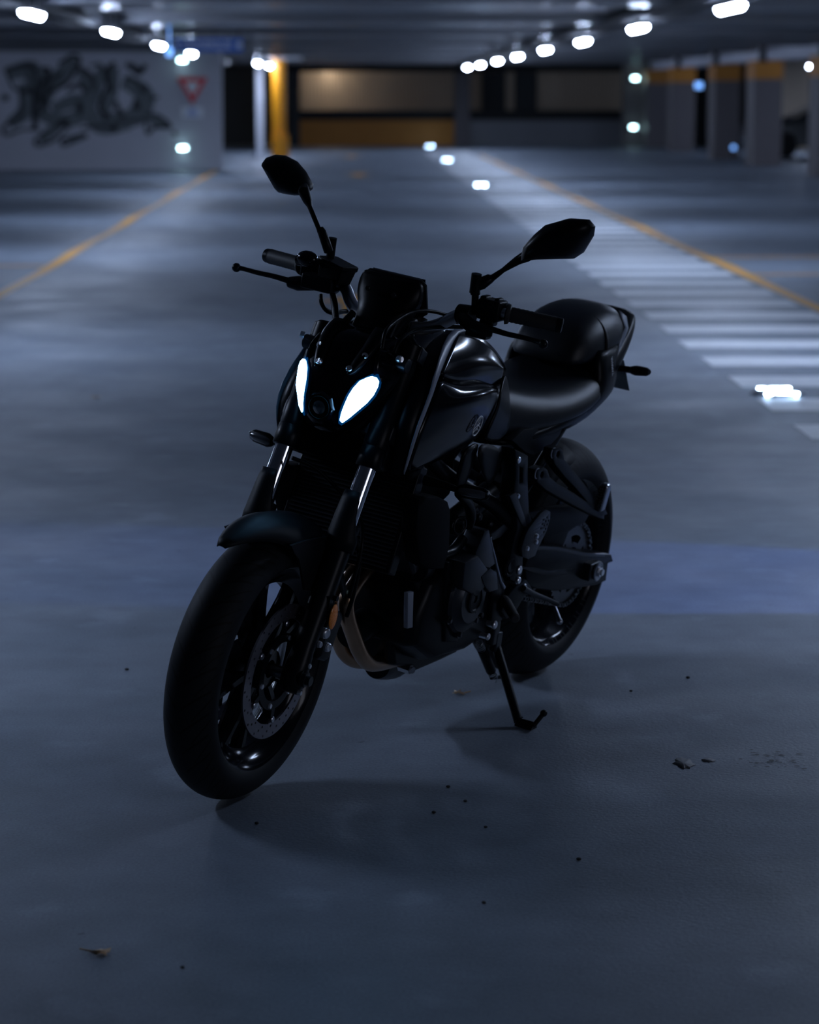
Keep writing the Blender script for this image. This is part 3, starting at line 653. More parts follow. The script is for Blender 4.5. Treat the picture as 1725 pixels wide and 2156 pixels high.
# ---------------- headlight unit
q = MB(); R = []
HS = [(.780, 1.205, .035, 1.13), (.800, 1.243, .060, 1.12), (.835, 1.262, .088, 1.11), (.875, 1.256, .108, 1.10), (.915, 1.238, .118, 1.085), (.950, 1.212, .112, 1.075), (.980, 1.186, .094, 1.07), (1.003, 1.160, .066, 1.075)]
def hring(z, xf, hw, xb, ex=0.0):
    ring = []
    for t in np.linspace(-1, 1, 25):
        a = t*math.pi/2; y = hw*math.copysign(abs(math.sin(a))**.85, a); x = xb+(xf-xb)*abs(math.cos(a))**.75; ring.append((x+ex, y, z-.10*(x-1.2)))
    return ring
q.rings([hring(*h) for h in HS]); hl = mk('headlight_cowl', q, 'gloss', moto, st=True, ang=60, sub=1)
def hpt(px, py, ysgn, lift=.003):        # point of the cowl skin seen at that pixel
    best = None
    for y in np.linspace(0, .117, 118)*ysgn:
        p = P(px, py, y, st=True)
        zz = p[2]+.10*(p[0]-1.2)
        for i in range(len(HS)-1):
            if HS[i][0] <= zz <= HS[i+1][0]:
                t = (zz-HS[i][0])/(HS[i+1][0]-HS[i][0]); xf, hw, xb = [HS[i][j]*(1-t)+HS[i+1][j]*t for j in (1, 2, 3)]
                if abs(y) < hw:
                    sa = (abs(y)/hw)**(1/.85); x = xb+(xf-xb)*(math.sqrt(1-sa*sa))**.75
                    e = abs(p[0]-x)
                    if best is None or e < best[0]: best = (e, p)
    p = best[1]; n = np.array([.8, ysgn*.35*min(1, abs(p[1])/.05), .25]); n /= np.linalg.norm(n); return np.array(p)+n*lift
DR = [((716, 887), (721, 892)), ((719, 872), (735, 882)), ((726, 853), (753, 867)), ((734, 835), (772, 851)), ((744, 819), (786, 835)), ((758, 804), (796, 816)), ((774, 797), (798, 805)), ((784, 795), (793, 797))]
def drow(a, b, grow=0, lift=.006):
    c = ((a[0]+b[0])/2, (a[1]+b[1])/2); L = []
    for t in np.linspace(-.08*0-grow, 1+grow, 6): L.append(hpt(a[0]+(b[0]-a[0])*t, a[1]+(b[1]-a[1])*t, 1, lift))
    return L
DG = [drow(a, b) for a, b in DR]
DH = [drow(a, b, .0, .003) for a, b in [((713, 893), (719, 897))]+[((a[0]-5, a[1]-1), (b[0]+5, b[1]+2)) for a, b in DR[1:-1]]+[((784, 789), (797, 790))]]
for s in (1, -1):
    fl3 = np.array([1, s, 1])
    q = MB(); q.rings([[p*fl3 for p in r] for r in DG], cap=False, close=False); mk('daytime_light', q, 'drl', hl, st=True, solid=.002, label='glowing blue white daytime light')
    q = MB(); q.rings([[p*fl3 for p in r] for r in DH], cap=False, close=False); mk('glow_border', q, 'halo', hl, st=True, solid=.002, label='faint blue glow added around the daytime light')  # emissive border stands in for the bloom around the daytime lights
pc = np.array(P(677, 857, 0, st=True)); nz = np.array([.96, 0, -.05]); 
q = MB(); q.tube([pc+nz*-.05, pc+nz*.002, pc+nz*.012, pc+nz*.012, pc+nz*.0], [.026, .034, .031, .026, .024], 8); mk('projector_bezel', q, 'gloss', hl, st=True, ang=20)
q = MB(); q.ring3(pc+nz*.010, nz, .0245, .0022); mk('projector_ring', q, 'tealrim', hl, st=True)
q = MB(); q.sphere(pc+nz*-.002, .0225, 14, (.8, 1, 1)); mk('projector_lens', q, 'lens', hl, st=True)
for (a, b) in ((771, 755), (738, 782)):
    p = hpt(a, b, 1, .001)
    for s in (1, -1):
        q = MB(); q.bolt((p[0]+.007, p[1]*s, p[2]+.004), (.8, .3*s, .45), .0072, .007); mk('cowl_bolt', q, 'bolt', hl, st=True)
for s in (1, -1):
    q = MB(); R = []
    for z, x, y, hw in ((1.022, 1.135, .050, .014), (1.010, 1.160, .054, .016), (.985, 1.190, .055, .015), (.962, 1.213, .049, .014), (.942, 1.228, .044, .012), (.928, 1.236, .040, .006)):
        R.append([(x-.012, (y-hw)*s, z), (x-.001, (y-hw*.5)*s, z), (x+.000, (y+hw*.4)*s, z), (x-.016, (y+hw)*s, z)])
    q.rings(R, cap=False, close=False); mk('cowl_ridge', q, 'satin', hl, st=True, solid=.004, sub=1)
    GW = [[(790, 728, .066), (815, 742, .088), (838, 757, .104), (866, 792, .130)], [(782, 770, .085), (812, 785, .104), (838, 795, .116), (866, 797, .130)], [(775, 845, .078), (800, 842, .098), (828, 832, .112), (852, 818, .124)], [(735, 893, .052), (765, 888, .078), (795, 875, .095), (825, 852, .110)], [(705, 912, .02), (730, 912, .05), (755, 906, .07), (790, 888, .09)]]
    q = MB(); q.rings([[tuple(np.array(P(*p, st=True))*np.array([1, s, 1])+np.array([-.014, 0, 0])) for p in r] for r in GW], cap=False, close=False); mk('cowl_wing', q, 'gloss', hl, st=True, solid=.004, sub=2)
q = MB(); p = P(853, 772, .12, st=True)
for s in (1, -1):
    q = MB(); q.cyl((p[0], .10*s, p[2]), (p[0], .128*s, p[2]), .016); q.box((p[0]-.022, .118*s, p[2]-.004), (.02, .016, .034)); mk('mounting_stay', q, 'gunmetal', hl, st=True, bevel=.002)
    a = P(838, 757, .115, st=True); q = MB(); q.bolt((a[0], .118*s, a[2]), (.5, s, .2), .008, .008); mk('stay_bolt', q, 'bolt', hl, st=True)
# ---------------- instrument pod
dq = [(768, 561), (899, 590), (913, 657), (752, 630)]
y0, y1 = -.079, .075
a = np.array(sum([np.array(P(768, 562, y0, st=True)), np.array(P(898, 590, y1, st=True))]))/2; top = (a[0], a[2])
q = MB()
def pod(zx, th, hw, dz):
    return None
u_ = np.array([-.42, 0, -.9]); u_ /= np.linalg.norm(u_); nf = np.array([-.9, 0, .42]); nf /= np.linalg.norm(nf)
base = np.array([top[0], 0, top[1]-.003])
R = []
for d, hw, h0, h1 in ((.0, .062, .012, .080), (-.004, .070, .004, .088), (-.014, .077, -.001, .092), (-.020, .077, -.001, .092), (-.028, .070, .006, .088)):
    ring = []
    for yy, hh in ((-hw+.012, h0), (hw-.012, h0), (hw, h0+.010), (hw, h1-.010), (hw-.012, h1), (-hw+.012, h1), (-hw, h1-.010), (-hw, h0+.010)): ring.append(base+np.array([0, yy, 0])+u_*hh-nf*(-.014-d))
    R.append(ring)
q.rings(R); dash = mk('instrument_display', q, 'satin', moto, st=True, ang=30, bevel=.001)
q = MB(); q.box(base+u_*.046+nf*.0155, (.002, .13, .078), rotm((0, 1, 0), math.atan2(-nf[2], nf[0]))); mk('screen', q, 'lens', dash, st=True, smooth=False)
# its shaped back cover with the arms going down to the lamp
q = MB(); R = []
for z, x, hw, dx in ((1.118, 1.012, .070, .012), (1.100, 1.028, .078, .022), (1.07, 1.040, .080, .035), (1.045, 1.050, .066, .045), (1.02, 1.075, .056, .055), (.99, 1.105, .055, .06), (.965, 1.125, .060, .06)):
    R.append([(x-dx, -hw, z), (x, -hw*.85, z), (x+.008, 0, z), (x, hw*.85, z), (x-dx, hw, z)])
q.rings(R, cap=False, close=False); mk('pod_back_cover', q, 'satin', dash, st=True, solid=.005, sub=1)
for (a, b) in ((781, 607), (839, 622)):
    p = P(a, b, (-.035 if a < 800 else .03), st=True); q = MB(); q.bolt((1.048, p[1], p[2]), (1, 0, .2), .006, .005); mk('pod_screw', q, 'gunmetal', dash, st=True)
for s in (-1, 1):
    q = MB(); q.tube([(1.07, .052*s, 1.03), (1.105, .058*s, 1.0), (1.135, .062*s, .978)], [.008, .009, .010], 10); mk('pod_arm', q, 'satin', dash, st=True)
# ---------------- handlebar and controls
hb = [(.985, 0, 1.012), (.985, .055, 1.012), (.978, .085, 1.016), (.962, .115, 1.032), (.945, .140, 1.054), (.940, .165, 1.070), (.944, .195, 1.080), (.948, .240, 1.084), (.93, .30, 1.083), (.912, .34, 1.081)]
path = [(x, -y, z) for x, y, z in hb[::-1][:-1]]+hb
q = MB(); q.tube(path, [.0112+.0034*(1 if abs(p_[1]) < .13 else max(0, 1-(abs(p_[1])-.13)/.06)) for p_ in path], 20, smooth=5); bar = mk('handlebar', q, 'bar', moto, st=True, label='bare alloy handlebar')
for s in (1, -1):
    q = MB(); q.box((.985, .045*s, 1.005), (.045, .026, .05)); q.tube([(.985, .045*s, .97), (.985, .045*s, 1.0)], .018, 16); mk('bar_clamp', q, 'blackmetal', bar, st=True, bevel=.005)
    f = lambda y: np.array([np.interp(y, [h[1] for h in hb], [h[0] for h in hb]), y, np.interp(y, [h[1] for h in hb], [h[2] for h in hb])])*np.array([1, s, 1])
    e = np.array([.902, .372*s, 1.079]); g0 = f(.255)
    q = MB(); dv = e-g0
    pts = [g0-dv*.02, g0, g0+dv*.01, g0+dv*.06, g0+dv*.08]+[g0+dv*(.08+.8*i/20) for i in range(21)]+[g0+dv*.90]
    rr = [.016, .0235, .0235, .0215, .0165]+[.0165+.0009*(i % 2) for i in range(21)]+[.0175]
    q.tube(pts, rr, 22); mk('grip', q, 'rub', bar, st=True)
    q = MB(); q.tube([g0+dv*.90, g0+dv*.905, g0+dv*1.0, g0+dv*1.015], [.013, .0165, .0165, .013], 24); mk('bar_end_weight', q, 'blackmetal', bar, st=True)
    # switch cluster
    c = f(.222); q = MB(); Rr = rotm((0, 0, 1), 0)
    q.box(c+np.array([.002, 0, .004]), (.050, .052, .046)); q.box(c+np.array([.004, -.018*s, .026]), (.034, .016, .012)); q.box(c+np.array([.004, .014*s, .026]), (.03, .013, .014)); q.box(c+np.array([.01, .0, -.024]), (.03, .034, .014)); mk('switch_housing', q, 'satin', bar, st=True, bevel=.005)
# left side (viewer's right): clutch perch, lever, cable adjuster, mirror post
q = MB(); q.tube([f0 for f0 in ((.958, .150, 1.062), (.962, .185, 1.066))], .022, 20); q.tube([(.975, .165, 1.060), (.995, .195, 1.050), (.998, .225, 1.046), (.99, .25, 1.046)], [.014, .015, .016, .011], 14, smooth=3)
q.box((.985, .215, 1.036), (.03, .05, .02)); clp = mk('clutch_lever_perch', q, 'blackmetal', moto, st=True, bevel=.002)
q = MB(); q.tube([(.990, .225, 1.050), (.998, .255, 1.052), (.996, .285, 1.050), (.992, .32, 1.050), (.990, .352, 1.049), (.992, .366, 1.048)], [.010, .0085, .0075, .007, .0065, .0075], 12, smooth=4, flat=.8); q.sphere((.994, .373, 1.047), .0105, 8); mk('clutch_lever', q, 'blackmetal', clp, st=True)
p = P(955, 668, .125, st=True)
q = MB(); a = np.array(P(985, 676, .165, st=True)); b = np.array(P(938, 664, .11, st=True)); dv = b-a
q.tube([a, a+dv*.3, a+dv*.34, a+dv*.36, a+dv*.44, a+dv*.46, a+dv*.8, a+dv], [.005, .005, .0065, .014, .014, .0065, .007, .004], 16); mk('cable_adjuster', q, 'steel', clp, st=True, label='bright cable adjuster')
# right side: brake master cylinder, reservoir, lever
q = MB(); q.tube([(.958, -.150, 1.062), (.964, -.19, 1.066)], .022, 20); q.box((.985, -.185, 1.062), (.05, .075, .034)); q.tube([(.98, -.20, 1.055), (.995, -.235, 1.05), (.998, -.26, 1.048)], [.015, .017, .012], 14)
bmp = mk('brake_master_cylinder', q, 'blackmetal', moto, st=True, bevel=.004)
rc = [P(a, b, -.165, st=True) for a, b in ((672, 541), (741, 570), (738, 588), (722, 597), (700, 618), (676, 600), (668, 560))]
q = MB(); c0 = np.array([.962, -.162, 1.088]); Rt = rotm((1, 0, 0), -.16)@rotm((0, 0, 1), -.25)
q.rings([[c0+Rt@np.array([x*k, y*k, z]) for x, y in ((-.026, -.036), (.026, -.036), (.030, -.03), (.030, .03), (.026, .036), (-.026, .036), (-.03, .03), (-.03, -.03))] for z, k in ((-.028, .62), (-.016, .86), (.014, .96), (.016, 1.04), (.026, 1.04))])
mk('brake_fluid_reservoir', q, 'satin', bmp, st=True, bevel=.002, ang=25)
q = MB(); q.tube([(.996, -.240, 1.050), (1.004, -.265, 1.053), (1.008, -.295, 1.055), (1.012, -.33, 1.055), (1.012, -.365, 1.056), (1.014, -.378, 1.056)], [.011, .0085, .0075, .007, .0065, .0075], 12, smooth=4, flat=.8); q.sphere((1.016, -.385, 1.056), .0105, 8); mk('brake_lever', q, 'blackmetal', bmp, st=True)
# dark silvery hose joint near the right lever
q = MB(); q.sphere(P(648, 546, -.21, st=True), .020, 10, (1, 1.3, .9)); q.tube([P(630, 548, -.235, st=True), P(655, 552, -.2, st=True)], .014, 12); mk('throttle_housing', q, 'gloss', bmp, st=True)
# mirrors
def mirror(base, mid, outer, sd_, lab, stem_pts, rad):
    ys = np.array([P(a, b, c, st=True) for a, b, c in outer]); c = ys.mean(0)
    e_ = np.array(stem_pts[-1]); v_ = min(ys, key=lambda t: np.linalg.norm(t-e_)); stem_pts = list(stem_pts)+[v_+(c-v_)*.22+np.array([.014, 0, 0])]; rad = list(rad)+[rad[-1]*.8]
    q = MB(); q.tube(stem_pts, rad, 14); st_ = mk('mirror', q, 'satin', moto, st=True, label=lab)
    q = MB(); n = len(ys); bk = np.array([.045, 0, -.004])
    R = [ys+np.array([-.010, 0, 0]), ys+np.array([-.006, 0, 0]), ys+np.array([.004, 0, 0]), c+(ys-c)*.94+np.array([.016, 0, 0]), c+(ys-c)*.86+bk*.58, c+(ys-c)*.70+bk*.82, c+(ys-c)*.40+bk*.98]
    R = [c+(R[0]-c)*np.array([1, .97, .97])]+R[1:]
    q.rings([list(r) for r in R]); sh = mk('mirror_shell', q, 'satin', st_, st=True, ang=50)
    q = MB(); g = c+(ys-c)*.92+np.array([-.0115, 0, 0]); q.add(list(g), [tuple(range(n))]); mk('mirror_glass', q, 'glass', st_, st=True, smooth=False, solid=.001)
L = lambda a, b, y: P(a, b, y, st=True)
mirror(None, None, [(1102, 522, .272), (1128, 494, .295), (1150, 475, .315), (1200, 461, .365), (1240, 464, .405), (1252, 478, .418), (1249, 498, .414), (1228, 533, .39), (1208, 546, .372), (1130, 548, .30), (1098, 552, .27)], 1, 'left rear view mirror',
       [L(1000, 660, .186), L(1001, 622, .187), L(1001, 620, .187), L(1001, 612, .187), L(1002, 605, .187), L(1003, 603, .187), L(1015, 598, .197), L(1032, 588, .21), L(1038, 586, .214), L(1060, 570, .233), L(1090, 550, .258), L(1108, 541, .275)], [.008, .008, .011, .011, .012, .013, .014, .011, .0075, .0055, .010, .013])
q = MB(); q.tube([L(999, 618, .187), L(1004, 578, .187)], .0115, 18); mk('mirror_post', q, 'satin', moto, st=True)
mirror(None, None, [(555, 344, -.41), (563, 333, -.405), (581, 327, -.395), (600, 329, -.37), (623, 341, -.342), (641, 362, -.315), (657, 390, -.285), (656, 400, -.283), (640, 412, -.30), (622, 413, -.325), (597, 409, -.36), (587, 400, -.375)], -1, 'right rear view mirror',
       [L(692, 530, -.185), L(686, 512, -.19), L(678, 490, -.205), L(674, 484, -.21), L(671, 482, -.212), L(652, 436, -.25), L(648, 425, -.262), L(640, 405, -.275)], [.011, .011, .010, .009, .0055, .0055, .010, .013])
q = MB(); q.tube([L(694, 556, -.185), L(701, 502, -.185)], .0098, 18); mk('mirror_post', q, 'satin', moto, st=True)
# hoses and cables
def hose(name, pts, r, m='satin', st=True, par=moto): q = MB(); q.tube([P(a, b, y, st=st) for a, b, y in pts], r, 10, smooth=6); return mk(name, q, m, par, st=st)
hose('brake_hose', [(655, 548, -.2), (668, 546, -.195), (683, 565, -.185), (693, 600, -.17), (706, 640, -.14), (708, 690, -.10), (700, 730, -.08), (690, 800, -.06)], .0065)
hose('brake_hose', [(676, 560, -.20), (690, 590, -.18), (700, 615, -.165), (708, 680, -.12), (712, 720, -.10)], .0075)
hose('throttle_cable', [(676, 622, -.20), (678, 640, -.19), (688, 655, -.18), (705, 660, -.165), (735, 658, -.11), (770, 680, -.05)], .0055)
hose('clutch_cable', [(938, 664, .11), (915, 658, .10), (890, 656, .09), (860, 662, .08), (830, 680, .08), (812, 700, .085), (805, 735, .09)], .0042)
hose('wiring_cable', [(1020, 690, .20), (985, 690, .16), (930, 690, .12), (880, 695, .10), (845, 715, .10), (830, 745, .10)], .0045)
hose('front_brake_line', [(615, 965, -.05), (660, 985, -.01), (700, 1020, .03), (735, 1060, .06), (760, 1100, .10), (762, 1150, .12), (748, 1210, .12), (735, 1260, .115)], .0045)
hose('front_brake_line', [(745, 1120, .115), (757, 1180, .115), (745, 1250, .115), (730, 1300, .11)], .005)
# ---------------- fuel tank
q = MB(); R = []
TS = [(1.10, .88, .955, .10), (1.06, .84, .985, .125), (1.0, .80, 1.0, .135), (.93, .78, 1.012, .138), (.86, .77, 1.008, .138), (.78, .76, .99, .135), (.70, .75, .955, .125), (.63, .75, .905, .108), (.57, .75, .86, .085)]
def sect(x, zb, zt, hw, e=2.5, n=24, yo=0):
    r = []
    for t in np.linspace(0, math.pi, n): c, s = math.cos(t), math.sin(t); r.append((x, hw*math.copysign(abs(c)**(2/e), c), zb+(zt-zb)*abs(s)**(2/e)))
    return r
q.rings([sect(*t) for t in TS]); tank = mk('fuel_tank', q, 'gloss', moto, sub=1)
q = MB(); q.tube([(.89, 0, 1.005), (.886, 0, 1.02), (.885, 0, 1.022)], [.035, .035, .028], 30); mk('fuel_cap', q, 'blackmetal', tank)
G = [[(965, 697, .100), (990, 701, .105), (1020, 716, .110), (1045, 742, .112), (1060, 768, .106)],
     [(944, 745, .135), (975, 748, .142), (1010, 757, .146), (1042, 768, .138), (1064, 778, .122)],
     [(926, 790, .158), (960, 798, .157), (1000, 793, .151), (1038, 786, .139), (1063, 784, .122)],
     [(918, 810, .162), (960, 818, .160), (1000, 812, .156), (1034, 811, .149), (1052, 817, .141)],
     [(917, 816, .164), (960, 826, .164), (1000, 821, .164), (1032, 822, .165), (1050, 827, .148)],
     [(905, 850, .172), (950, 848, .184), (990, 843, .189), (1032, 842, .182), (1049, 842, .155)],
     [(880, 910, .175), (925, 900, .183), (965, 895, .184), (1003, 896, .176), (1030, 880, .152)],
     [(865, 960, .168), (900, 950, .172), (940, 935, .170), (975, 930, .163), (1008, 922, .148)],
     [(850, 1003, .155), (882, 990, .150), (915, 973, .146), (948, 958, .142), (980, 942, .138)]]
G2 = [[(928, 785, .157), (962, 800, .156), (1005, 792, .151), (1038, 783, .140), (1064, 778, .124)], [(927, 787, .157), (964, 805, .1555), (1006, 797, .150), (1038, 787, .1385), (1064, 781, .1225)],
      [(926, 800, .148), (966, 818, .145), (1005, 816, .140), (1036, 816, .131), (1056, 815, .120)]]
G3 = [[(926, 800, .143), (966, 815, .144), (1000, 811, .144), (1030, 811, .143), (1046, 816, .133)], [(925, 802, .158), (966, 817, .160), (1000, 813, .161), (1032, 814, .160), (1047, 820, .148)],
      [(921, 811, .165), (962, 823, .170), (1000, 820, .171), (1033, 821, .169), (1049, 826, .153)]]
GPU = [[S(*p) for p in r] for r in G[:2]+G2]
GPL = [[S(*p) for p in r] for r in G3+G[-4:]]
GP = [[S(*p) for p in r] for r in G]
for s in (1, -1):
    q = MB(); q.rings([[(p[0], p[1]*s, p[2]) for p in r] for r in GP], cap=False, close=False)
    mk('tank_top_cover', MB().rings([[(p[0], p[1]*s, p[2]) for p in r] for r in GPU], cap=False, close=False), 'gloss', moto, sub=2, solid=.004)
    q = MB(); q.rings([[(p[0], p[1]*s, p[2]) for p in r] for r in GPL], cap=False, close=False)
    o = mk('tank_side_cover', q, 'gloss', moto, sub=2, solid=.004)
    if s > 0: cov = o
    else: cov_r = o
    # matte strip along its front and top edge
    q = MB(); edge = [r[0] for r in GP[::-1]]+GP[0][1:]
    R = []
    for i, p in enumerate(edge):
        p = np.array(p); up = np.array([.024, .004, .010]) if i < 7 else (np.array([.018, -.006, .016]) if i == 7 else np.array([0, -.014, .008]))
        k = min(1, .35+i*.12) if i < 8 else max(.15, 1-(i-7)*.22)
        R.append([(p+up*.0)*np.array([1, s, 1]), (p+up*.6*k+np.array([0, .004, .003]))*np.array([1, s, 1]), (p+up*1.25*k)*np.array([1, s, 1])])
    q.rings(R, cap=False, close=False); mk('cover_edge_trim', q, 'grey', o, solid=.002, sub=1)
    # intake scoop in front of the cover
    q = MB(); fr = [np.array(r[0]) for r in GP]
    R = []
    for dx, yo, m_ in ((0, 0, 0), (.03, -.006, 0), (.055, -.022, 0), (.05, -.050, 0), (.0, -.065, 0)):
        R.append([(p+np.array([dx*(.35+.65*math.sin(math.pi*min(1, .12+i/8.))), yo*(1 if i else .3), 0]))*np.array([1, s, 1]) for i, p in enumerate(fr)])
    q.rings(R, cap=False, close=False); mk('intake_scoop', q, 'satin', tank, sub=2, solid=.003)
# emblem ring with the crossed forks
en = np.cross(np.array(S(975, 930, .163))-np.array(S(990, 843, .189)), np.array(S(1020, 886, .163))-np.array(S(965, 895, .184))); en /= np.linalg.norm(en); en = en*np.sign(en[1])
ec = np.array(S(1003, 897, .1765))+en*.0035; ev = np.array([0, 0, 1.]); ev -= en*ev.dot(en); ev /= np.linalg.norm(ev); eu = np.cross(ev, en)
for s in (1, -1):
    fl_ = np.array([1, s, 1]); q = MB(); q.ring3(ec*fl_, en*fl_, .0235, .0017, 40, 8)
    for k in range(3):
        t = math.pi/2+2*math.pi*k/3; d = math.cos(t)*eu+math.sin(t)*ev; sdv = -math.sin(t)*eu+math.cos(t)*ev
        bar_ = lambda A, B, r=.0008: q.tube([(ec+A)*fl_, (ec+B)*fl_], r, 6)
        bar_(-d*.012, d*.002, .0011); bar_(d*.002-sdv*.0042, d*.002+sdv*.0042, .0011)
        for o_ in (-.004, 0, .004) if 0 else (-.0042, .0042): bar_(d*.002+sdv*o_, d*.0205+sdv*o_, .0011)
    mk('emblem', q, 'badge', cov if s > 0 else cov_r, label='round silver emblem')
# lower rear cover between tank and seat, and small panels below the cover
def sym_plate(name, px, y, th, m, par, holes=(), bev=.003):
    for s in (1, -1):
        pl = tp(px, y, th, bev, holes=holes)
        if s < 0: pl.v = [(a, -b, c) for a, b, c in pl.v]
        o = mk(name, pl, m, par)
    return o
GL = [[(1062, 786, .122), (1067, 800, .120), (1070, 815, .115)], [(1052, 830, .148), (1062, 842, .140), (1073, 850, .125)], [(1048, 860, .150), (1060, 872, .146), (1076, 880, .130)], [(1030, 895, .148), (1048, 905, .142), (1068, 912, .128)], [(1018, 925, .140), (1035, 932, .136), (1050, 928, .125)]]
for s in (1, -1):
    q = MB(); q.rings([[tuple(np.array(S(*p))*np.array([1, s, 1])) for p in r] for r in GL], cap=False, close=False); mk('knee_panel', q, 'satin', tank, sub=2, solid=.004)
    q = MB(); Gm = [[(1012, 932, .135), (1040, 938, .130), (1058, 955, .118)], [(1005, 955, .145), (1032, 958, .142), (1062, 962, .120)], [(1012, 985, .140), (1030, 990, .140), (1050, 990, .12)], [(1020, 1010, .13), (1028, 1020, .13), (1034, 1022, .115)]]
    q.rings([[tuple(np.array(S(*p))*np.array([1, s, 1])) for p in r] for r in Gm], cap=False, close=False); mk('throttle_body_cover', q, 'matte', tank, solid=.004, sub=1)
    q = MB(); Gn = [[(1010, 930, .13), (995, 938, .14), (975, 950, .135)], [(1000, 965, .13), (985, 975, .135), (968, 980, .13)], [(988, 1000, .12), (975, 1010, .125), (960, 1010, .12)], [(978, 1026, .11), (970, 1032, .11), (955, 1030, .105)]]
    q.rings([[tuple(np.array(S(*p))*np.array([1, s, 1])) for p in r] for r in Gn], cap=False, close=False); mk('air_duct', q, 'satin', tank, solid=.004, sub=1)
# ---------------- seats and tail
q = MB(); R = [sect(x, zb, zt, hw, 2.7) for x, zb, zt, hw in ((.64, .74, .865, .070), (.58, .715, .858, .088), (.50, .705, .838, .108), (.40, .710, .822, .130), (.30, .722, .818, .148), (.20, .738, .826, .155), (.12, .756, .842, .152), (.06, .775, .862, .140), (.03, .79, .865, .12))]
q.rings(R); seat = mk('rider_seat', q, 'vinyl', moto, sub=1)
q = MB(); R = [sect(x, zb, zt, hw, 2.9) for x, zb, zt, hw in ((.175, .858, .875, .060), (.165, .850, .905, .085), (.135, .846, .945, .104), (.08, .852, .972, .114), (.02, .862, .988, .116), (-.05, .878, .992, .110), (-.10, .893, .985, .096), (-.135, .91, .965, .078), (-.145, .925, .950, .06))]
q.rings(R); pil = mk('pillion_seat', q, 'vinyl', moto, sub=1)
q = MB(); q.rings([sect(x, .850, .982 if x < .03 else .979, .1175, 2.9) for x in (.045, .03)], cap=False); mk('seat_strap', q, 'satin', pil, solid=.002)
q = MB(); R = []
for x, zb, zt, hw in ((.56, .690, .712, .095), (.48, .685, .722, .118), (.36, .695, .738, .140), (.24, .705, .775, .152), (.14, .715, .80, .146), (.06, .74, .845, .132), (-.02, .775, .886, .124), (-.10, .82, .915, .110), (-.16, .865, .952, .098), (-.20, .91, .968, .082), (-.225, .935, .965, .062)):
    R.append([(x, hw*.80, zb), (x, hw, zb+(zt-zb)*.35), (x, hw*.98, zb+(zt-zb)*.7), (x, hw*.86, zt), (x, -hw*.86, zt), (x, -hw*.98, zb+(zt-zb)*.7), (x, -hw, zb+(zt-zb)*.35), (x, -hw*.80, zb)])
q.rings(R); tail = mk('tail_cowl', q, 'satin', moto, sub=1)
for s in (1, -1):
    q = MB(); GT = [(1303, 655, .080, 1318, 668, .075), (1316, 690, .092, 1322, 694, .085), (1303, 725, .104, 1312, 730, .097), (1297, 750, .112, 1300, 752, .105)]
    R = [[tuple(np.array(S(a, b, c))*np.array([1, s, 1])), tuple(np.array(S(d, e, g))*np.array([1, s, 1]))] for a, b, c, d, e, g in GT]
    q.rings(R, cap=False, close=False); mk('grab_edge_trim', q, 'grey', tail, solid=.005)
p = S(1290, 772, .1325)
vs, fs = curve_mesh(None, .0006, text='YAMAHA', size=.0135, bold=.0003)
q = MB(); aa = math.radians(118)
for s in (1, -1):
    q = MB(); ca, sa = math.cos(aa), math.sin(aa)
    q.add([(p[0]+(-(x*ca-y*sa))*1.0, (p[1])*s, p[2]+(x*sa+y*ca)*1.0) for x, y, z in vs], fs); mk('tail_lettering', q, 'badge', tail, smooth=False, label='small silver maker lettering')
for s in (1, -1):
    So = [(1304, 722, .100), (1299, 758, .108), (1297, 800, .115), (1289, 825, .12), (1268, 848, .125), (1235, 881, .125), (1187, 908, .115)]
    Si = [(1268, 742, .122), (1266, 770, .135), (1270, 800, .142), (1266, 825, .147), (1250, 848, .150), (1212, 877, .142), (1172, 894, .125)]
    R = []
    for a_, b_ in zip(So, Si):
        A = np.array(S(*a_)); B = np.array(S(*b_)); R.append([p*np.array([1, s, 1]) for p in (A, A*.5+B*.5+np.array([0, .006, 0]), B, B+np.array([0, -.03, 0]))])
    mk('tail_side_strip', MB().rings(R, cap=False, close=False), 'satin', tail, solid=.005, sub=1)
q = MB(); q.box((-.20, 0, .905), (.04, .11, .03)); mk('tail_light', q, 'smoke', moto, bevel=.008)
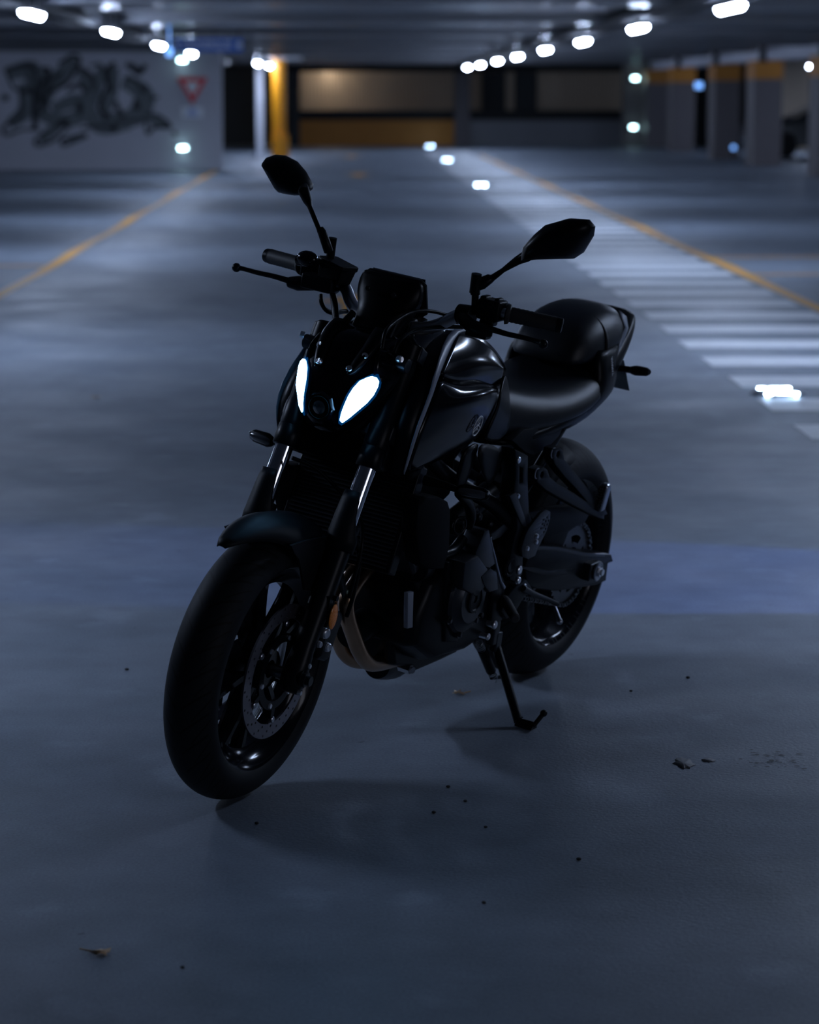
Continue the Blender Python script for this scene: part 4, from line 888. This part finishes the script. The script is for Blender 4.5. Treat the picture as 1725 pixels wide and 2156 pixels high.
# plate, hanger, rear indicators
q = MB(); q.tube([(-.10, 0, .84), (-.16, 0, .83), (-.23, 0, .80)], [.03, .025, .02], 8, flat=.6); pb = mk('plate_holder', q, 'matte', moto)
q = MB()
for k in (0,):
    Pl = [(1299, 748, .0), (1315, 751, .0), (1320, 757, .0), (1328, 825, .0), (1292, 817, 0)]
cn = np.array(S(1325, 824, .092)); tn = np.array(S(1318, 752, .090))
R = []
for dx in (0, .003):
    R.append([(tn[0]-dx, -.07, tn[2]), (tn[0]-dx, .07, tn[2]+.0), (tn[0]-dx, .086, tn[2]-.012), (cn[0]-dx, .092, cn[2]), (cn[0]-dx, -.092, cn[2]), (tn[0]-dx, -.086, tn[2]-.012)])
q.rings(R); mk('number_plate', q, 'plate', pb, smooth=False)
for s in (1, -1):
    A = np.array(S(1297, 776, .095)); B = np.array(S(1328, 780, .135)); C2 = np.array(S(1368, 785, .19)); f3 = np.array([1, s, 1])
    d1 = B-A; d2 = C2-B
    q = MB(); q.tube([A*f3, (A+d1)*f3, (B+d2*.05)*f3], [.008, .009, .010], 12); ri = mk('rear_indicator', q, 'matte', moto)
    q = MB(); q.tube([B*f3, (B+d2*.12)*f3, (B+d2*.3)*f3, (B+d2*.85)*f3, (B+d2*1.0)*f3], [.008, .014, .0165, .014, .008], 18, flat=.8); mk('indicator_body', q, 'matte', ri)
    # front indicators on the scoops
    A = np.array([1.015, .205, .690]); C2 = np.array([1.004, .312, .690]); B = np.array([1.017, .238, .688]); d2 = C2-B
    q = MB(); q.tube([A*f3-np.array([0, .05*s, 0]), A*f3, B*f3], [.012, .009, .007], 12); fi = mk('front_indicator', q, 'matte', moto)
    q = MB(); R = []
    for t, w_ in ((0, .35), (.08, .7), (.25, 1), (.8, .9), (.95, .6), (1, .25)):
        c = (B+d2*t); R.append([(c+np.array([.013*math.cos(a)*w_, 0, .0165*math.sin(a)*w_]))*f3 for a in np.linspace(0, 2*math.pi, 18, endpoint=False)])
    q.rings(R); mk('indicator_body', q, 'satin', fi)
    q = MB(); R = []
    for t, w_ in ((.10, .5), (.25, .82), (.8, .75), (.92, .45)):
        c = (B+d2*t)+np.array([.0045, 0, .0]); R.append([(c+np.array([.012*math.cos(a)*w_, 0, .0145*math.sin(a)*w_]))*f3 for a in np.linspace(-1.5, 1.5, 12)])
    q.rings(R); mk('indicator_lens', q, 'smoke', fi)
    q = MB(); q.sphere((B+d2*.97)*f3+np.array([.004, 0, .004]), .0035, 6); mk('lens_tip', q, 'steel', fi)
# ---------------- radiator
q = MB(); Rr = rotm((0, 1, 0), -.35); rcn = np.array([1.055, 0, .60]); q.box(rcn, (.035, .30, .25), Rr); rad = mk('radiator', q, 'blackmetal', moto, bevel=.004)
q = MB()
for k in range(26): q.box(rcn+Rr@np.array([.019, 0, -.115+k*.0092]), (.003, .28, .0035), Rr)
mk('radiator_fins', q, 'gunmetal', rad, smooth=False)
sym_plate('radiator_side_cover', [(868, 1052), (905, 1048), (925, 1058), (930, 1075), (928, 1150), (918, 1190), (890, 1190), (872, 1180), (862, 1120)], .165, .03, 'dull', rad, bev=.006)
p = S(878, 1193, .10)
q = MB(); q.tube([(p[0]-.03, .10, p[2]), (p[0]+.01, .10, p[2]), (p[0]+.014, .10, p[2])], [.034, .036, .03], 28); q.ring3((p[0]+.012, .10, p[2]), (1, 0, 0), .034, .003); mk('horn', q, 'blackmetal', moto)
hose('coolant_hose', [(968, 1040, .15), (985, 1060, .14), (992, 1085, .13), (985, 1110, .12)], .013, st=False)
hose('coolant_hose', [(905, 1180, .12), (930, 1170, .12), (955, 1160, .12), (975, 1135, .12)], .013, st=False)
# ---------------- engine
q = MB(); q.rings([[(1.02, .085*i, .80), (.74, .085*i, .80), (.72, .085*i, .60), (.84, .085*i, .55), (.99, .085*i, .60)] for i in (-1, 1)]); mk('airbox', q, 'dull', moto, bevel=.02)
q = MB(); q.rings([[(1.075, .15*i, .84), (1.04, .15*i, .845), (1.02, .15*i, .70), (1.075, .15*i, .69)] for i in (-1, 1)]); mk('steering_head_shroud', q, 'dull', moto, bevel=.01)
q = MB(); prof = [(.44, .30), (.50, .225), (.62, .205), (.80, .215), (.90, .27), (.905, .34), (.86, .42), (.72, .46), (.56, .47), (.47, .42)]
R = []
for y, k in ((-.150, .80), (-.14, .92), (-.10, 1), (.10, 1), (.125, .93), (.132, .82)):
    R.append([(.67+(a-.67)*k, y, .34+(b-.34)*k) for a, b in prof])
q.rings(R); eng = mk('engine_crankcase', q, 'blackmetal', moto, bevel=.008, ang=30)
Rt = rotm((0, 1, 0), math.radians(38))
def cylbox(s0, s1, hx, hy): 
    q = MB(); b = np.array([.80, 0, .40]); d = Rt@np.array([0, 0, 1.]); u = Rt@np.array([1., 0, 0])
    R = [[b+d*s+u*hx*i+np.array([0, hy*j, 0]) for i, j in ((-1, -1), (1, -1), (1, 1), (-1, 1))] for s in (s0, s1)]; q.rings(R); return q
mk('cylinder_block', cylbox(0, .11, .06, .105), 'blackmetal', eng, bevel=.006)
mk('cylinder_head', cylbox(.112, .20, .072, .12), 'gunmetal', eng, bevel=.008)
mk('valve_cover', cylbox(.202, .255, .062, .11), 'blackmetal', eng, bevel=.014)
# generator cover on the left
gc = S(1000, 1262, .17); gx, gz_ = gc[0], gc[2]
q = MB(); q.lathe([(.12, .090), (.148, .090), (.155, .084), (.160, .070), (.168, .060), (.1685, .036), (.1685, .0)], gx, gz_, 48); gen = mk('generator_cover', q, 'gunmetal', moto, ang=28)
q = MB(); q.lathe([(.168, .036), (.174, .034), (.175, .028), (.172, .026), (.172, .010), (.168, .009), (.168, 0)], gx, gz_, 40); mk('cover_cap', q, 'blackmetal', gen, ang=25)
for k in range(7):
    t = 2*math.pi*k/7+.4; q = MB(); x_, z_ = gx+.091*math.cos(t), gz_+.091*math.sin(t); q.cyl((x_, .12, z_), (x_, .152, z_), .010); q.bolt((x_, .152, z_), (0, 1, 0), .0065, .006); mk('cover_bolt', q, 'gunmetal', gen)
for px, yy, th, m_ in (([(962, 1185), (988, 1172), (1012, 1205), (1003, 1228), (985, 1248), (957, 1232)], .150, .04, 'gunmetal'), ([(1000, 1212), (1015, 1197), (1028, 1205), (1030, 1235), (1015, 1240), (1006, 1228)], .155, .036, 'gunmetal'),
                     ([(985, 1160), (1003, 1118), (1010, 1116), (1016, 1150), (1022, 1182), (1005, 1195), (985, 1178)], .135, .04, 'gunmetal'), ([(930, 1185), (945, 1180), (948, 1345), (925, 1345), (925, 1240)], .120, .03, 'blackmetal'),
                     ([(1020, 1205), (1040, 1195), (1048, 1240), (1042, 1300), (1022, 1320), (1025, 1260)], .125, .03, 'blackmetal')):
    mk('engine_side_cover', tp(px, yy, th, .005), m_, eng)
q = MB(); vs, fs = curve_mesh(None, .001, text='YAMAHA', size=.011, bold=.0002); pp = S(988, 1221, .171)
q.add([(pp[0]-(x*math.cos(.9)-y*math.sin(.9)), .1715, pp[2]+(x*math.sin(.9)+y*math.cos(.9))) for x, y, z in vs], fs); mk('engine_lettering', q, 'badge', eng, smooth=False)
# starter, sensors and little fittings behind the indicator
for (px, py, y, r) in ((1010, 1090, .12, .010), (985, 1108, .12, .009), (1033, 1105, .12, .009), (1003, 1075, .11, .007), (961, 1158, .12, .009), (957, 1170, .12, .007), (1000, 1290, .165, .006), (1017, 1235, .15, .008), (1015, 1297, .14, .007)):
    q = MB(); p = S(px, py, y); q.sphere(p, r, 8, (1, .7, 1)); q.cyl((p[0], y-.03, p[2]), p, r*.7); mk('fitting', q, 'gunmetal', eng)
q = MB(); p = S(968, 1108, .13); q.ring3(p, (.3, 1, 0), .020, .003, 30); mk('hose_clip', q, 'blackmetal', eng)
mk('breather_bracket', tp([(1025, 1126), (1052, 1104), (1060, 1112), (1045, 1128), (1030, 1134)], .125, .02, .003), 'gunmetal', eng)
q = MB(); prof = [(812, 1342), (880, 1328), (962, 1318), (962, 1372), (920, 1392), (868, 1414), (858, 1405), (820, 1402)]
R = []
for y, k in ((-.10, .8), (-.07, 1), (.045, 1), (.06, .92)):
    pts = [S(a, b, .05) for a, b in prof]; cx = sum(p[0] for p in pts)/8; cz = sum(p[2] for p in pts)/8
    R.append([(cx+(p[0]-cx)*k, y, cz+(p[2]-cz)*k) for p in pts])
q.rings(R); pan = mk('oil_pan', q, 'blackmetal', moto, bevel=.006)
p = S(858, 1408, .05); q = MB(); q.cyl((p[0], .03, p[2]), (p[0]+.004, .062, p[2]), .012, n=6); q.cyl((p[0], .05, p[2]), (p[0]+.005, .068, p[2]), .008); mk('drain_bolt', q, 'steel', pan)
p = S(905, 1362, .06); q = MB(); q.tube([(p[0]-.02, .062, p[2]-.004), (p[0]+.02, .062, p[2]+.010)], .004, 8); mk('pan_clip', q, 'steel', pan)
mk('oil_filter', MB().tube([(.90, .0, .30), (.965, .0, .285), (.985, .0, .28)], [.036, .036, .028], 24), 'satin', eng)
mk('under_fairing_bracket', tp([(856, 1250), (866, 1248), (864, 1320), (855, 1322)], .115, .008), 'grey', eng)
# ---------------- exhaust
for ofs, pts in ((0, [(800, 1165, .02), (775, 1195, .03), (748, 1232, .04), (730, 1265, .045), (732, 1300, .045), (745, 1340, .045), (757, 1372, .045), (775, 1396, .04), (797, 1398, .03), (830, 1390, .01)]),
                 (1, [(785, 1160, -.06), (755, 1195, -.055), (725, 1235, -.05), (706, 1275, -.05), (707, 1325, -.05), (716, 1355, -.05), (728, 1378, -.045), (750, 1392, -.04), (790, 1392, -.03)])):
    q = MB(); q.tube([S(*p) for p in pts], .0185, 22, smooth=6); mk('exhaust_header', q, 'bronze', moto, label='bronze tinted header pipe')
q = MB(); q.tube([(.80, -.01, .17), (.74, -.03, .165), (.68, -.05, .165), (.55, -.07, .17), (.45, -.085, .19), (.40, -.10, .21)], [.03, .045, .062, .064, .055, .035], 28, smooth=3); muf = mk('muffler', q, 'blackmetal', moto)
q = MB(); q.tube([(.42, -.095, .20), (.34, -.15, .235)], .022, 20); mk('muffler_tip', q, 'satin', muf)
# ---------------- frame
sp = [(1072, 949), (1096, 961), (1096, 1022), (1098, 1077), (1107, 1107), (1096, 1140), (1086, 1163), (1084, 1205), (1073, 1220), (1062, 1215), (1060, 1178), (1068, 1140), (1076, 1110), (1075, 1080), (1068, 1044), (1073, 998)]
slot = [(1078, 975), (1088, 980), (1088, 1015), (1078, 1020)]
for s in (1, -1):
    pl = plate([[(q_[0], q_[2]) for q_ in (S(a, b, .135) for a, b in o)] for o in (sp, slot)], .135*s, .03, .005); o = mk('frame_side_spar', pl, 'blackmetal', moto)
    if s > 0: fr = o
mk('spar_highlight_rib', tp([(1071, 1046), (1082, 1040), (1100, 1092), (1103, 1108), (1097, 1106), (1088, 1088)], .152, .008, .003), 'gunmetal', fr)
for (px, py, r, m_) in ((1091, 970, .008, 'bolt'), (1090, 1046, .006, 'bolt'), (1093, 1201, .011, 'bolt'), (1091, 1223, .009, 'bolt'), (1071, 1277, .011, 'bolt'), (1103, 1238, .010, 'bolt')):
    q = MB(); p = S(px, py, .155); q.cyl((p[0], .11, p[2]), (p[0], .154, p[2]), r*1.15); q.bolt((p[0], .154, p[2]), (0, 1, 0), r, .006); mk('frame_bolt', q, m_, fr)
p = S(1074, 1194, .152); q = MB(); q.ring3(p, (0, 1, 0), .022, .004); q.cyl((p[0], .14, p[2]), (p[0], .155, p[2]), .014); mk('pivot_cap', q, 'blackmetal', fr)
for s in (1, -1):
    q = MB(); q.tube([(1.06, .045*s, .90), (.98, .075*s, .80), (.86, .085*s, .70), (.70, .09*s, .62), (.56, .11*s, .56), (.47, .13*s, .50)], .018, 16, smooth=5); mk('frame_tube', q, 'blackmetal', moto)
    q = MB(); q.tube([(.55, .10*s, .66), (.35, .11*s, .70), (.10, .10*s, .80), (-.08, .07*s, .87)], .013, 14, smooth=4); mk('subframe_tube', q, 'blackmetal', moto)
    q = MB(); q.tube([(.48, .12*s, .52), (.30, .11*s, .65), (.14, .10*s, .76)], .012, 14); mk('subframe_brace', q, 'blackmetal', moto)
sym_plate('subframe_side_panel', [(1072, 926), (1095, 905), (1130, 900), (1178, 893), (1168, 915), (1145, 940), (1115, 955), (1098, 950)], .112, .02, 'matte', moto)
q = MB(); q.tube([(.60, .03, .50), (.42, .03, .55)], .03, 20); mk('shock_absorber', q, 'blackmetal', moto)
# rear inner mudguard (hugger)
q = MB(); R = []
for t in np.linspace(0, 1, 12):
    a = math.radians(120-100*t); rr = .345
    R.append([(rr*math.cos(a)*1.0, .10*math.sin(u*1.4), .315+rr*math.sin(a)-.05*(1-math.cos(u*1.4))) for u in np.linspace(-1, 1, 9)])
for r in R: pass
q.rings([[(x, y, z) for x, y, z in r] for r in R if r[4][0] > .06], cap=False, close=False); mk('inner_mudguard', q, 'matte', moto, solid=.004, off=1)
# ---------------- passenger footrest brackets
for s in (1, -1):
    arm1 = [(1156, 946), (1168, 942), (1175, 950), (1178, 968), (1196, 990), (1222, 1022), (1246, 1056), (1262, 1066), (1268, 1080), (1255, 1086), (1235, 1062), (1205, 1026), (1180, 1000), (1160, 975), (1154, 960)]
    arm2 = [(1122, 990), (1134, 984), (1142, 990), (1147, 1005), (1165, 1020), (1200, 1040), (1238, 1066), (1262, 1080), (1262, 1090), (1244, 1084), (1205, 1064), (1165, 1042), (1140, 1028), (1122, 1012)]
    pl = tp(arm1, .15, .022, .003, holes=((1165, 955, .011),)); pl2 = tp(arm2, .15, .022, .003, holes=((1131, 998, .011),)); pl.add(pl2.v, pl2.f)
    if s < 0: pl.v = [(a, -b, c) for a, b, c in pl.v]
    br = mk('footrest_bracket', pl, 'blackmetal', moto)
    for (px, py) in ((1165, 955), (1131, 998)):
        p = S(px, py, .16); q = MB(); q.ring3((p[0], .161*s, p[2]), (0, 1, 0), .0125, .0018, 30, 6); mk('bracket_ring', q, 'grey', br)
    A = np.array(S(1262, 1072, .165)); B = np.array(S(1277, 1018, .175)); f3 = np.array([1, s, 1]); up = (B-A)
    q = MB(); R = []
    for t, w_ in ((-.1, .6), (0, 1), (.9, 1), (1.0, .6)):
        c = A+up*t; R.append([(c+np.array([.014*w_*a, .012*w_*b, 0]))*f3 for a, b in ((-1, -1), (1, -1), (1, 1), (-1, 1))])
    q.rings(R); peg = mk('passenger_footrest', q, 'steel', moto, bevel=.004)
    q = MB()
    for i in range(9):
        for j in (-1, 0, 1): q.sphere((A+up*(.08+.1*i)+np.array([.0145, .007*j, 0]))*f3, .003, 4)
    o = mk('footrest_grip', q, 'rub', peg); o['kind'] = 'stuff'
    # rider footrest hanger with heel plate
    heel = [(1136, 1082), (1147, 1074), (1156, 1079), (1155, 1095), (1148, 1118), (1140, 1135), (1131, 1152), (1124, 1170), (1110, 1177), (1098, 1172), (1096, 1155), (1104, 1128), (1112, 1112)]
    hol = [(1149, 1090, .0035), (1146, 1098, .0035), (1143, 1107, .0035), (1152, 1097, .0035), (1149, 1105, .0035), (1146, 1114, .0035), (1141, 1095, .0035), (1139, 1104, .0035), (1142, 1121, .0035), (1136, 1113, .0035)]
    pl = tp(heel, .165, .006, .001, holes=hol)
    if s < 0: pl.v = [(a, -b, c) for a, b, c in pl.v]
    hp = mk('heel_guard', pl, 'gunmetal', moto)
    for (px, py) in ((1129, 1130), (1128, 1142), (1109, 1156)):
        p = S(px, py, .169); q = MB(); q.bolt((p[0], .169*s, p[2]), (0, s, 0), .006, .006); mk('heel_bolt', q, 'bolt', hp)
    A = np.array(S(1048, 1305, .165)); 
# rider's left footrest, shifter
q = MB(); A = np.array(S(1062, 1262, .15)); B = np.array(S(1085, 1303, .225)); q.tube([A, A+(B-A)*.15, A+(B-A)*.2, B, B+(B-A)*.03], [.010, .012, .013, .012, .008], 14); mk('rider_footrest', q, 'rub', moto)
q = MB(); q.tube([np.array(A)*np.array([1, -1, 1]), np.array(B)*np.array([1, -1, 1])], .012, 14); mk('rider_footrest', q, 'rub', moto)
mk('footrest_hanger', tp([(1050, 1285), (1062, 1255), (1080, 1235), (1100, 1222), (1112, 1240), (1095, 1256), (1075, 1290), (1060, 1300)], .145, .016, .003), 'blackmetal', moto)
q = MB(); q.tube([S(1102, 1240, .16), S(1125, 1252, .165), S(1150, 1262, .17), S(1172, 1272, .178)], [.008, .007, .006, .007], 12, smooth=3); sh = mk('shift_lever', q, 'gunmetal', moto)
q = MB(); q.tube([S(1168, 1280, .175), S(1177, 1303, .20), S(1179, 1309, .205)], [.0055, .0055, .0075], 12); q.sphere(S(1179, 1310, .206), .008, 6); mk('toe_peg', q, 'steel', sh)
q = MB(); q.tube([S(1031, 1130, .15), S(1033, 1140, .15), S(1054, 1225, .155), S(1060, 1238, .155)], [.006, .0035, .0035, .006], 10); mk('shift_rod', q, 'steel', sh)
# ---------------- swingarm, chain, sprocket
armL = [(1102, 1156), (1140, 1152), (1167, 1154), (1225, 1166), (1269, 1169), (1271, 1176), (1262, 1180), (1258, 1216), (1240, 1224), (1190, 1232), (1155, 1236), (1110, 1230), (1095, 1226), (1090, 1190)]
sw = mk('swingarm', tp(armL, .118, .036, .007), 'blackmetal', moto)
pl = tp(armL, .118, .036, .007); pl.v = [(a, -b, c) for a, b, c in pl.v]; mk('right_arm', pl, 'blackmetal', sw)
q = MB(); q.cyl((.44, -.13, .36), (.44, .13, .36), .035); q.box((.36, 0, .37), (.09, .22, .05)); mk('swingarm_yoke', q, 'blackmetal', sw, bevel=.006)
mk('arm_rib', tp([(1100, 1196), (1120, 1197), (1150, 1203), (1200, 1199), (1198, 1204), (1150, 1210), (1118, 1204)], .138, .008, .003), 'blackmetal', sw)
mk('arm_top_lip', tp([(1102, 1155), (1140, 1151), (1167, 1153), (1225, 1165), (1269, 1168), (1269, 1171), (1225, 1170), (1167, 1158), (1140, 1156), (1103, 1160)], .137, .010, .002), 'gunmetal', sw)
q = MB(); q.box((.005, .150, .315), (.062, .030, .046)); adj = mk('chain_adjuster', q, 'gunmetal', moto, bevel=.004)
q = MB(); q.ring3((-.002, .170, .315), (0, 1, 0), .023, .003); q.cyl((-.002, .15, .315), (-.002, .171, .315), .021); mk('axle_washer', q, 'steel', adj)
q = MB(); q.cyl((-.002, .168, .315), (-.002, .178, .315), .014, n=6); q.cyl((-.002, .175, .315), (-.002, .184, .315), .0085); mk('axle_nut', q, 'bolt', adj)
q = MB(); q.cyl((0, -.15, .315), (0, .15, .315), .010); mk('rear_axle', q, 'steel', rw)
mk('chain_guard', tp([(1106, 1081), (1150, 1072), (1192, 1066), (1232, 1085), (1225, 1098), (1205, 1106), (1190, 1118), (1178, 1150), (1138, 1152), (1140, 1130), (1128, 1100)], .105, .012, .004), 'matte', sw)
sc = [circle2(0, .315, 0, 1)]
ro = []
for k in range(43*4):
    t = 2*math.pi*k/(43*4); ro.append(((.106+(.004 if k % 4 < 2 else -.002))*math.cos(t), .315+(.106+(.004 if k % 4 < 2 else -.002))*math.sin(t)))
sp = [ro, circle2(0, .315, .045, 40)]
for k in range(5):
    t = 2*math.pi*k/5+.5; a0 = [(.078*math.cos(t+u*.42), .315+.078*math.sin(t+u*.42)) for u in np.linspace(-1, 1, 8)]+[(.058*math.cos(t-u*.35), .315+.058*math.sin(t-u*.35)) for u in np.linspace(-1, 1, 8)]; sp.append(a0)
mk('rear_sprocket', plate(sp, .086, .006), 'chain', rw, smooth=False)
# chain as a row of plates round the two sprockets
fx, fz, fr_ = .485, .365, .040; rx, rz, rr_ = 0, .315, .108
pth = []
D = math.hypot(fx-rx, fz-rz); base_a = math.atan2(fz-rz, fx-rx); al = math.acos((rr_-fr_)/D)
for t in np.linspace(base_a+al, base_a+2*math.pi-al, 44): pth.append((rx+rr_*math.cos(t), rz+rr_*math.sin(t)))
for t in np.linspace(base_a-al, base_a+al, 12): pth.append((fx+fr_*math.cos(t), fz+fr_*math.sin(t)))
pth.append(pth[0]); pth = np.array(pth); seg = np.r_[0, np.cumsum(np.hypot(*np.diff(pth, axis=0).T))]; N = int(seg[-1]/.0159); N -= N % 2
q = MB(); uu = np.linspace(0, seg[-1], N+1); X = np.interp(uu, seg, pth[:, 0]); Z = np.interp(uu, seg, pth[:, 1])
for i in range(N):
    a = np.array([X[i], 0, Z[i]]); b = np.array([X[i+1], 0, Z[i+1]]); d = (b-a)/np.linalg.norm(b-a); n_ = np.array([-d[2], 0, d[0]]); y_ = .0085 if i % 2 else .0065
    for s in (-1, 1):
        c0 = np.array([0, .086+s*y_, 0]); out = []
        for w_, t in ((.0068, -.28), (.0068, .0), (.0045, .5), (.0068, 1), (.0068, 1.28)): out.append(a+(b-a)*t+n_*w_*(.6 if t in (-.28, 1.28) else 1))
        o2 = [a+(b-a)*t-n_*w_*(.6 if t in (-.28, 1.28) else 1) for w_, t in ((.0068, 1.28), (.0068, 1), (.0045, .5), (.0068, 0), (.0068, -.28))]
        poly = out+o2; q.rings([[p+c0-np.array([0, .0009, 0]) for p in poly], [p+c0+np.array([0, .0009, 0]) for p in poly]])
    q.cyl(a+np.array([0, .074, 0]), a+np.array([0, .098, 0]), .0035, n=7)
ch = mk('drive_chain', q, 'chain', moto, smooth=False); ch['kind'] = 'stuff'
# ---------------- kickstand
def w2b(px, py, z=0):
    p = F(px, py, z); pc_ = np.array(p); c, s = math.cos(TH), math.sin(TH); v = np.array([pc_[0]*c-pc_[1]*s, pc_[0]*s+pc_[1]*c, pc_[2]]); return RB.T@(v-TB)
T0 = np.array(S(1040, 1318, .13)); T1 = np.array(S(1046, 1365, .135)); K1 = w2b(1092, 1520, .012); K2 = w2b(1124, 1529, .008); K3 = np.array(S(1145, 1503, K2[1]+.012))
q = MB(); q.tube([T1, K1], .0115, 18); ks = mk('kickstand', q, 'blackmetal', moto)
q = MB(); q.tube([K1+np.array([0, 0, .012]), K1, K1*.6+K2*.4, K2], [.011, .009, .009, .009], 12, flat=.6); q.box((K1*.5+K2*.5)+np.array([0, 0, -.006]), (.03, .045, .006)); mk('stand_foot', q, 'blackmetal', ks)
q = MB(); q.tube([K2, K3], [.006, .006], 10); q.sphere(K3, .009, 8); mk('stand_tang', q, 'blackmetal', ks)
q = MB(); q.box(T0+np.array([0, 0, -.018]), (.030, .024, .06)); q.box(T0*.3+T1*.7, (.03, .02, .05)); mk('stand_bracket', q, 'gunmetal', ks, bevel=.004)
for (px, py, r) in ((1042, 1317, .011), (1028, 1342, .009)):
    p = np.array(S(px, py, .152)); q = MB(); q.cyl(p-np.array([0, .03, 0]), p, r*.8); q.sphere(p, r, 8, (1, .5, 1)); mk('stand_bolt', q, 'bolt', ks)
A = np.array(S(1008, 1352, .12)); B = np.array(S(1040, 1427, .13))
q = MB(); cpts = []; n_ = 260
dv = B-A; dh = dv/np.linalg.norm(dv); u1 = np.cross(dh, [0, 1, 0]); u1 /= np.linalg.norm(u1); u2 = np.cross(dh, u1)
for i in range(n_): t = i/n_; cpts.append(A+dv*t+.0095*(math.cos(i*.55)*u1+math.sin(i*.55)*u2))
cpts.append(np.array(S(1044, 1438, .13))); q.tube(cpts, .0014, 6); mk('stand_spring', q, 'steel', ks)
q = MB(); q.tube([A+dv*.22, A+dv*.82], .0125, 16); mk('spring_cover', q, 'satin', ks)
q = MB(); q.tube([S(1034, 1430, .13), S(1058, 1426, .135)], [.003, .006], 8); mk('spring_hook', q, 'blackmetal', ks)
mk('stand_switch', tp([(966, 1325), (975, 1325), (982, 1332), (972, 1358), (968, 1345)], .10, .01), 'blackmetal', ks)
